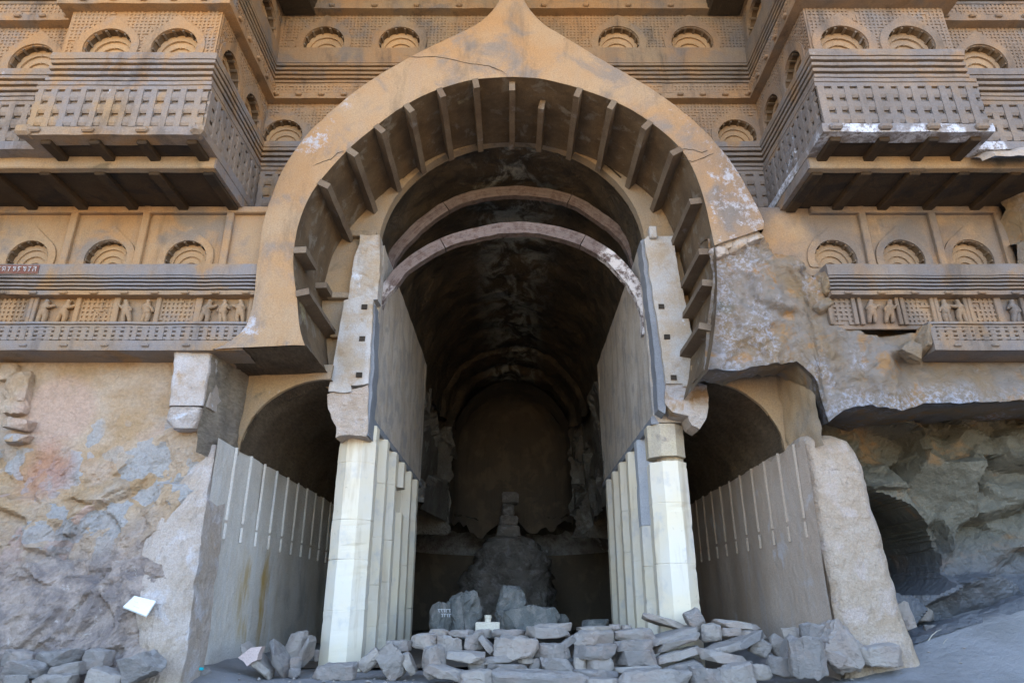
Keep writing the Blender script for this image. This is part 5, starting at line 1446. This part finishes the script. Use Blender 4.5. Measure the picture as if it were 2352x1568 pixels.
batch([
 ('top row', [(1256,1461,1346,1478,9.95),(1234,1470,1334,1494,9.78),(1359,1467,1454,1481,9.95),(1427,1462,1457,1474,10.0),(1457,1464,1482,1478,10.0),(1513,1466,1652,1512,9.72,14),(1513,1444,1612,1472,10.05,-16),(1604,1431,1661,1474,9.9,-62),(1644,1460,1695,1504,9.85),(1002,1474,1050,1491,10.05),(1050,1476,1112,1492,10.0),(1109,1474,1152,1494,10.0),(1152,1474,1236,1497,9.95)]),
 ('second row down', [(1348,1478,1441,1514,9.58),(1442,1474,1536,1502,9.7),(1536,1487,1648,1526,9.6,17),(1158,1495,1262,1541,9.42),(1306,1490,1352,1526,9.6,30),(1165,1489,1240,1510,9.8),(1022,1491,1084,1536,9.72),(1084,1484,1136,1523,9.78),(960,1485,1030,1520,9.8),(1119,1490,1167,1535,9.62,-48),(1653,1498,1763,1537,9.5,10)]),
 ('third row down', [(1343,1511,1446,1543,9.48),(1257,1508,1340,1544,9.5),(1441,1500,1538,1529,9.56),(1542,1516,1650,1553,9.52,14),(1644,1521,1756,1561,9.3,-8),(1045,1521,1145,1557,9.34,-6),(983,1511,1043,1589,9.28),(900,1501,964,1526,9.72)]),
 ('fourth row down', [(1127,1533,1214,1557,9.4,8),(1214,1538,1250,1554,9.46),(1265,1543,1349,1576,9.38),(1239,1543,1272,1572,9.52),(1344,1543,1377,1572,9.5),(1377,1541,1440,1577,9.44),(1445,1525,1543,1559,9.5),(1555,1545,1658,1582,9.36,14),(1094,1550,1149,1577,9.42),(1742,1549,1766,1569,9.35)]),
 ('bottom row', [(1144,1556,1240,1577,9.3),(1149,1574,1232,1587,9.28),(1344,1570,1446,1594,9.32),(1443,1556,1554,1579,9.44,4)]),
], 'stones of the dry stone heap', 'heap before the nave')
batch([
 ('ground row', [(993,1552,1095,1602,9.06,-12),(1068,1572,1156,1612,8.92),(1142,1575,1376,1614,8.86),(1455,1570,1628,1614,8.84),(1374,1590,1460,1612,8.9),(1625,1564,1703,1612,8.93),(1691,1559,1773,1612,8.9),(1761,1556,1808,1594,9.08),(1808,1534,1880,1594,9.08,-10)]),
], 'stones of the dry stone heap', 'large slabs before the heap')
batch([
 ('row', [(818,1506,910,1590,9.55,-52),(870,1516,960,1590,9.52,-55),(926,1520,986,1590,9.55,-60),(727,1557,836,1594,9.25)]),
], 'slabs by the left pillar', 'slabs at foremost left pillar foot')
batch([
 ('row', [(604,1489,690,1590,9.66,-56),(665,1480,718,1545,10.0),(693,1487,735,1566,9.9,70),(675,1539,706,1567,9.8),(673,1566,702,1588,9.6),(733,1524,756,1548,10.45)]),
], 'stones inside the left aisle mouth', 'pile in left aisle mouth')
batch([
 ('back row', [(1842,1470,1888,1496,9.3),(1883,1460,1940,1494,8.94),(1746,1478,1802,1503,9.72),(1685,1450,1785,1477,9.9,-6),(1695,1471,1746,1491,9.85)]),
 ('leaning row', [(1702,1481,1796,1522,9.56,22),(1750,1479,1821,1558,9.6,58),(1794,1476,1857,1550,9.62,60),(1832,1484,1868,1554,9.2,66),(1864,1494,1932,1587,8.72),(1927,1494,1996,1577,8.74,58),(1929,1472,2020,1564,8.80,50),(1965,1476,2031,1558,8.84,54),(2023,1512,2127,1562,8.78)]),
], 'leaning slabs below the right pier', 'slabs below right pier')
batch([
 ('back row', [(182,1523,257,1566,8.36),(73,1525,178,1564,8.36),(-10,1525,77,1562,8.36)]),
 ('middle row', [(101,1552,192,1592,8.22,8),(-10,1551,104,1592,8.22)]),
 ('front row', [(177,1561,288,1620,8.10,-10),(65,1580,170,1622,8.05),(-10,1582,55,1622,8.05),(253,1514,383,1612,8.14,22)]),
], 'boulders below the left wall', 'boulders below left wall')
batch([
 ('row', [(2240,1380,2290,1442,11.0),(2186,1407,2247,1457,10.7),(2133,1418,2189,1454,10.4),(2264,1362,2328,1402,11.4),(2173,1465,2207,1486,9.9),(2330,1395,2390,1430,11.2),(2112,1412,2140,1476,9.6)]),
], 'stones at the side cave', 'stones before small side cave')
a = px_stone(422, 1557, 493, 1597, 9.2, -8, label='pale grey stone alone on the ground with a bright cyan scrap on it', name='rubble_stone')
p = AY(471 * S, 1566 * S, 9.12)
obj('cyan_scrap', G().rbox((p.x - 0.022, p.y - 0.012, p.z - 0.016), (p.x + 0.022, p.y + 0.03, p.z + 0.014), k=0.006).mesh('cyan_scrap', M['cyan'], jit=0.004, jf=12), a)
a = px_stone(547, 1510, 641, 1588, 9.55, -40, label='leaning grey stone with a patch of pink plaster, left of the foremost left pillar')
P = [XZ(x * S, y * S, 9.41) for x, y in ((558, 1540), (588, 1517), (614, 1514), (606, 1530), (603, 1545), (592, 1550), (580, 1560), (572, 1549))]
obj('plaster_patch', fix(G().prism(P, 9.40, 9.56).mesh('plaster_patch', M['plaster_pink'], jit=0.004, jf=9)), a)

# dark boulders inside the nave
a = px_stone(1005, 1413, 1055, 1485, 12.0, 0, depth=0.6, name='boulder', label='dark boulder with white chalk writing in the left of the nave', mat=M['rubble_dark'], cat='boulder')
b = px_stone(1040, 1390, 1125, 1485, 12.2, 0, depth=0.7, name='boulder', label='tall dark pointed boulder behind the chalk marked one', mat=M['rubble_dark'], sharp=0.55, cat='boulder')
px_stone(1160, 1376, 1245, 1480, 12.6, 0, depth=0.8, name='boulder', label='peaked dark boulder in front of the stupa', mat=M['rubble_dark'], sharp=0.6, cat='boulder')
px_stone(1170, 1424, 1312, 1482, 11.9, 0, depth=0.6, name='boulder', label='long low dark block in front of the peaked boulder', mat=M['rubble_dark'], cat='boulder')
px_stone(1300, 1440, 1330, 1476, 12.2, 0, depth=0.4, name='boulder', label='small dark boulder at the right end of the long dark block', mat=M['rubble_dark'], cat='boulder')
px_stone(1365, 1452, 1430, 1474, 12.4, 0, depth=0.5, name='boulder', label='low dark stone inside the nave by the right pillars', mat=M['rubble_dark'], cat='boulder')
g = G(); rr = random.Random(5)
to = lambda x, y: tuple(AY(x * S, y * S, 11.80))
for row, yy in ((0, 1430), (1, 1441)):
    for k in range(5 - row):
        cx = 1026 + row * 8 + k * 6.2
        stroke(g, [(cx, yy - 3), (cx + 5.5, yy - 3)], 1.2, to)
        stroke(g, [(cx + 2.5, yy - 3), (cx + rr.uniform(0, 4), yy + 1), (cx + rr.uniform(1, 5), yy + 4)], 1.2, to)
obj('chalk_writing', g.mesh('chalk_writing', M['chalk']), a)

# cream concrete base with a short pipe stub
p0 = AY(1114 * S, 1477 * S, 10.4); p1 = AY(1171 * S, 1457 * S, 10.4); pc = AY(1143 * S, 1457 * S, 10.4)
CB = thing('concrete_base', 'small cream concrete block with a short round stub on top of the rubble', 'block', (pc.x, 10.5, p0.z - 0.1))
obj('block', G().rbox((p0.x, 10.38, p0.z - 0.1), (p1.x, 10.72, p1.z), k=0.012).mesh('block', M['concrete'], jit=0.004), CB)
g = G(); n = 16
for z, r in ((p1.z - 0.01, 0.043), (p1.z + 0.045, 0.043), (p1.z + 0.05, 0.05), (p1.z + 0.088, 0.05), (p1.z + 0.092, 0.045)):
    for k in range(n): g.v.append(Vector((pc.x + r * math.cos(k * 2 * math.pi / n), 10.52 + r * math.sin(k * 2 * math.pi / n), z)))
for j in range(4):
    for k in range(n): g.f.append((j*n+k, j*n+(k+1)%n, j*n+n+(k+1)%n, j*n+n+k))
g.f.append(tuple(range(4*n, 5*n)))
obj('stub', g.mesh('stub', M['concrete']), CB)

# tilted white notice board on the left pier
c = [AY(x, y, Y) for x, y, Y in ((283, 1394, 8.50), (336, 1415, 8.46), (358, 1381, 8.58), (309, 1369, 8.62))]
nrm = (c[1] - c[0]).cross(c[3] - c[0]).normalized()
if nrm.y > 0: nrm = -nrm
B = thing('notice_board', 'tilted white board with faded writing leaning on the left pier', 'board', (c[0] + c[2]) / 2)
e = []
for i in range(4):
    a, b = c[i], c[(i + 1) % 4]
    for k in range(5): 
        q = a.lerp(b, k / 5); e.append(q + (c[0] + c[2] - 2 * q) * 0.012 * noise.noise(Vector((i * 3.1, k * 1.7, 0))))
n = len(e)
fr = [q + nrm * 0.012 for q in e]; bk = [q - nrm * 0.012 for q in e]
obj('panel', mesh('panel', fr + bk, [tuple(range(n)), tuple(reversed(range(n, 2 * n)))] + [(i, (i + 1) % n, (i + 1) % n + n, i + n) for i in range(n)], M['board']), B)
g = G(); ux = (c[1] - c[0]); uy = (c[3] - c[0])
to = lambda x, y: tuple(c[0] + ux * x + uy * y + nrm * 0.015)
rr = random.Random(9)
for row, (yy, xa, xb) in enumerate(((0.62, 0.18, 0.60), (0.5, 0.55, 0.85), (0.3, 0.3, 0.6))):
    x = xa
    while x < xb:
        stroke(g, [(x, yy + rr.uniform(-.03, .03)), (x + 0.03, yy + rr.uniform(-.03, .03))], 0.03, to); x += 0.045
obj('faded_writing', g.mesh('faded_writing', M['smudge']), B)

# dry stems on the ground at the right
for k, pts in enumerate(([(2176, 1500), (2184, 1488), (2196, 1478), (2206, 1474)], [(2210, 1508), (2216, 1500), (2222, 1495)])):
    g = G(); tube(g, [tuple(AY(x * S, y * S, 9.0)) for x, y in pts], 0.008 if k == 0 else 0.005)
    tag(obj('dry_stem', g.mesh('dry_stem', M['twig'])), ['longer curved pale dry stem on the ground by the side cave', 'shorter pale dry stem beside the longer one on the ground'][k], 'stem')

for k, (x, y, L_, T_, Yd) in enumerate(LUMPS):
    tag(obj('rock_lump', rock_mesh(L_, 0.34, T_, 600 + k, sharp=0.4, mat=M['leftwall']), None, Matrix.Translation(AY(x, y, Yd)) @ Matrix.Rotation(0.1 * (k % 3 - 1), 4, 'Y')), kind='structure')
# stone chips lying about the heap
g = G(); rr = random.Random(77)
for k in range(300):
    x = rr.uniform(-6.5, 6.8); y = rr.uniform(8.45, 9.7) if abs(x) < 3.8 else rr.uniform(8.3, 9.3)
    if -3.0 < x < 4.0 and rr.random() < 0.3: continue
    z = ground_z(x, y); 
    if x > 4.2 and rr.random() < 0.7: continue
    r = rr.uniform(0.006, 0.03) * (1.6 if rr.random() < 0.12 else 1)
    vs = [Vector((rr.gauss(0, 1), rr.gauss(0, 1), rr.gauss(0, 0.6))).normalized() * r * rr.uniform(0.7, 1.2) for _ in range(6)]
    b = [Vector((1, 0, 0)), Vector((-1, 0, 0)), Vector((0, 1, 0)), Vector((0, -1, 0)), Vector((0, 0, .6)), Vector((0, 0, -.6))]
    vs = [Vector((x, y, z + r * 0.3)) + q * r * rr.uniform(0.6, 1.3) for q in b]
    g.add(vs, [(0, 2, 4), (2, 1, 4), (1, 3, 4), (3, 0, 4), (2, 0, 5), (1, 2, 5), (3, 1, 5), (0, 3, 5)])
tag(obj('stone_chips', g.mesh('stone_chips', M['rubble'])), 'small grey stone chips scattered on the dusty ground', 'gravel', kind='stuff')

for k, (x, z, L_, T_, an) in enumerate([(3.02, 5.62, 0.34, 0.20, 0.3), (3.28, 5.74, 0.42, 0.22, 0.45), (3.52, 5.88, 0.38, 0.24, 0.5), (3.15, 5.78, 0.5, 0.2, 0.4)]):
    obj('broken_edge', rock_mesh(L_, 0.34, T_, 640 + k, sharp=0.4, mat=M['lichrock']), A, Matrix.Translation((x, 8.80, z)) @ Matrix.Rotation(-an, 4, 'Y'))

for k, (x, y, z, L_, T_) in enumerate([(4.46, 8.80, 5.12, 0.28, 0.40), (5.69, 8.78, 4.30, 0.26, 0.36), (5.50, 8.82, 4.10, 0.4, 0.22), (4.40, 8.84, 4.80, 0.3, 0.3)]):
    tag(obj('broken_ledge_rock', rock_mesh(L_, 0.34, T_, 660 + k, sharp=0.5, mat=M['rightrock']), None, Matrix.Translation((x, y, z)) @ Matrix.Rotation(0.3 * k, 4, 'Y')), kind='structure')
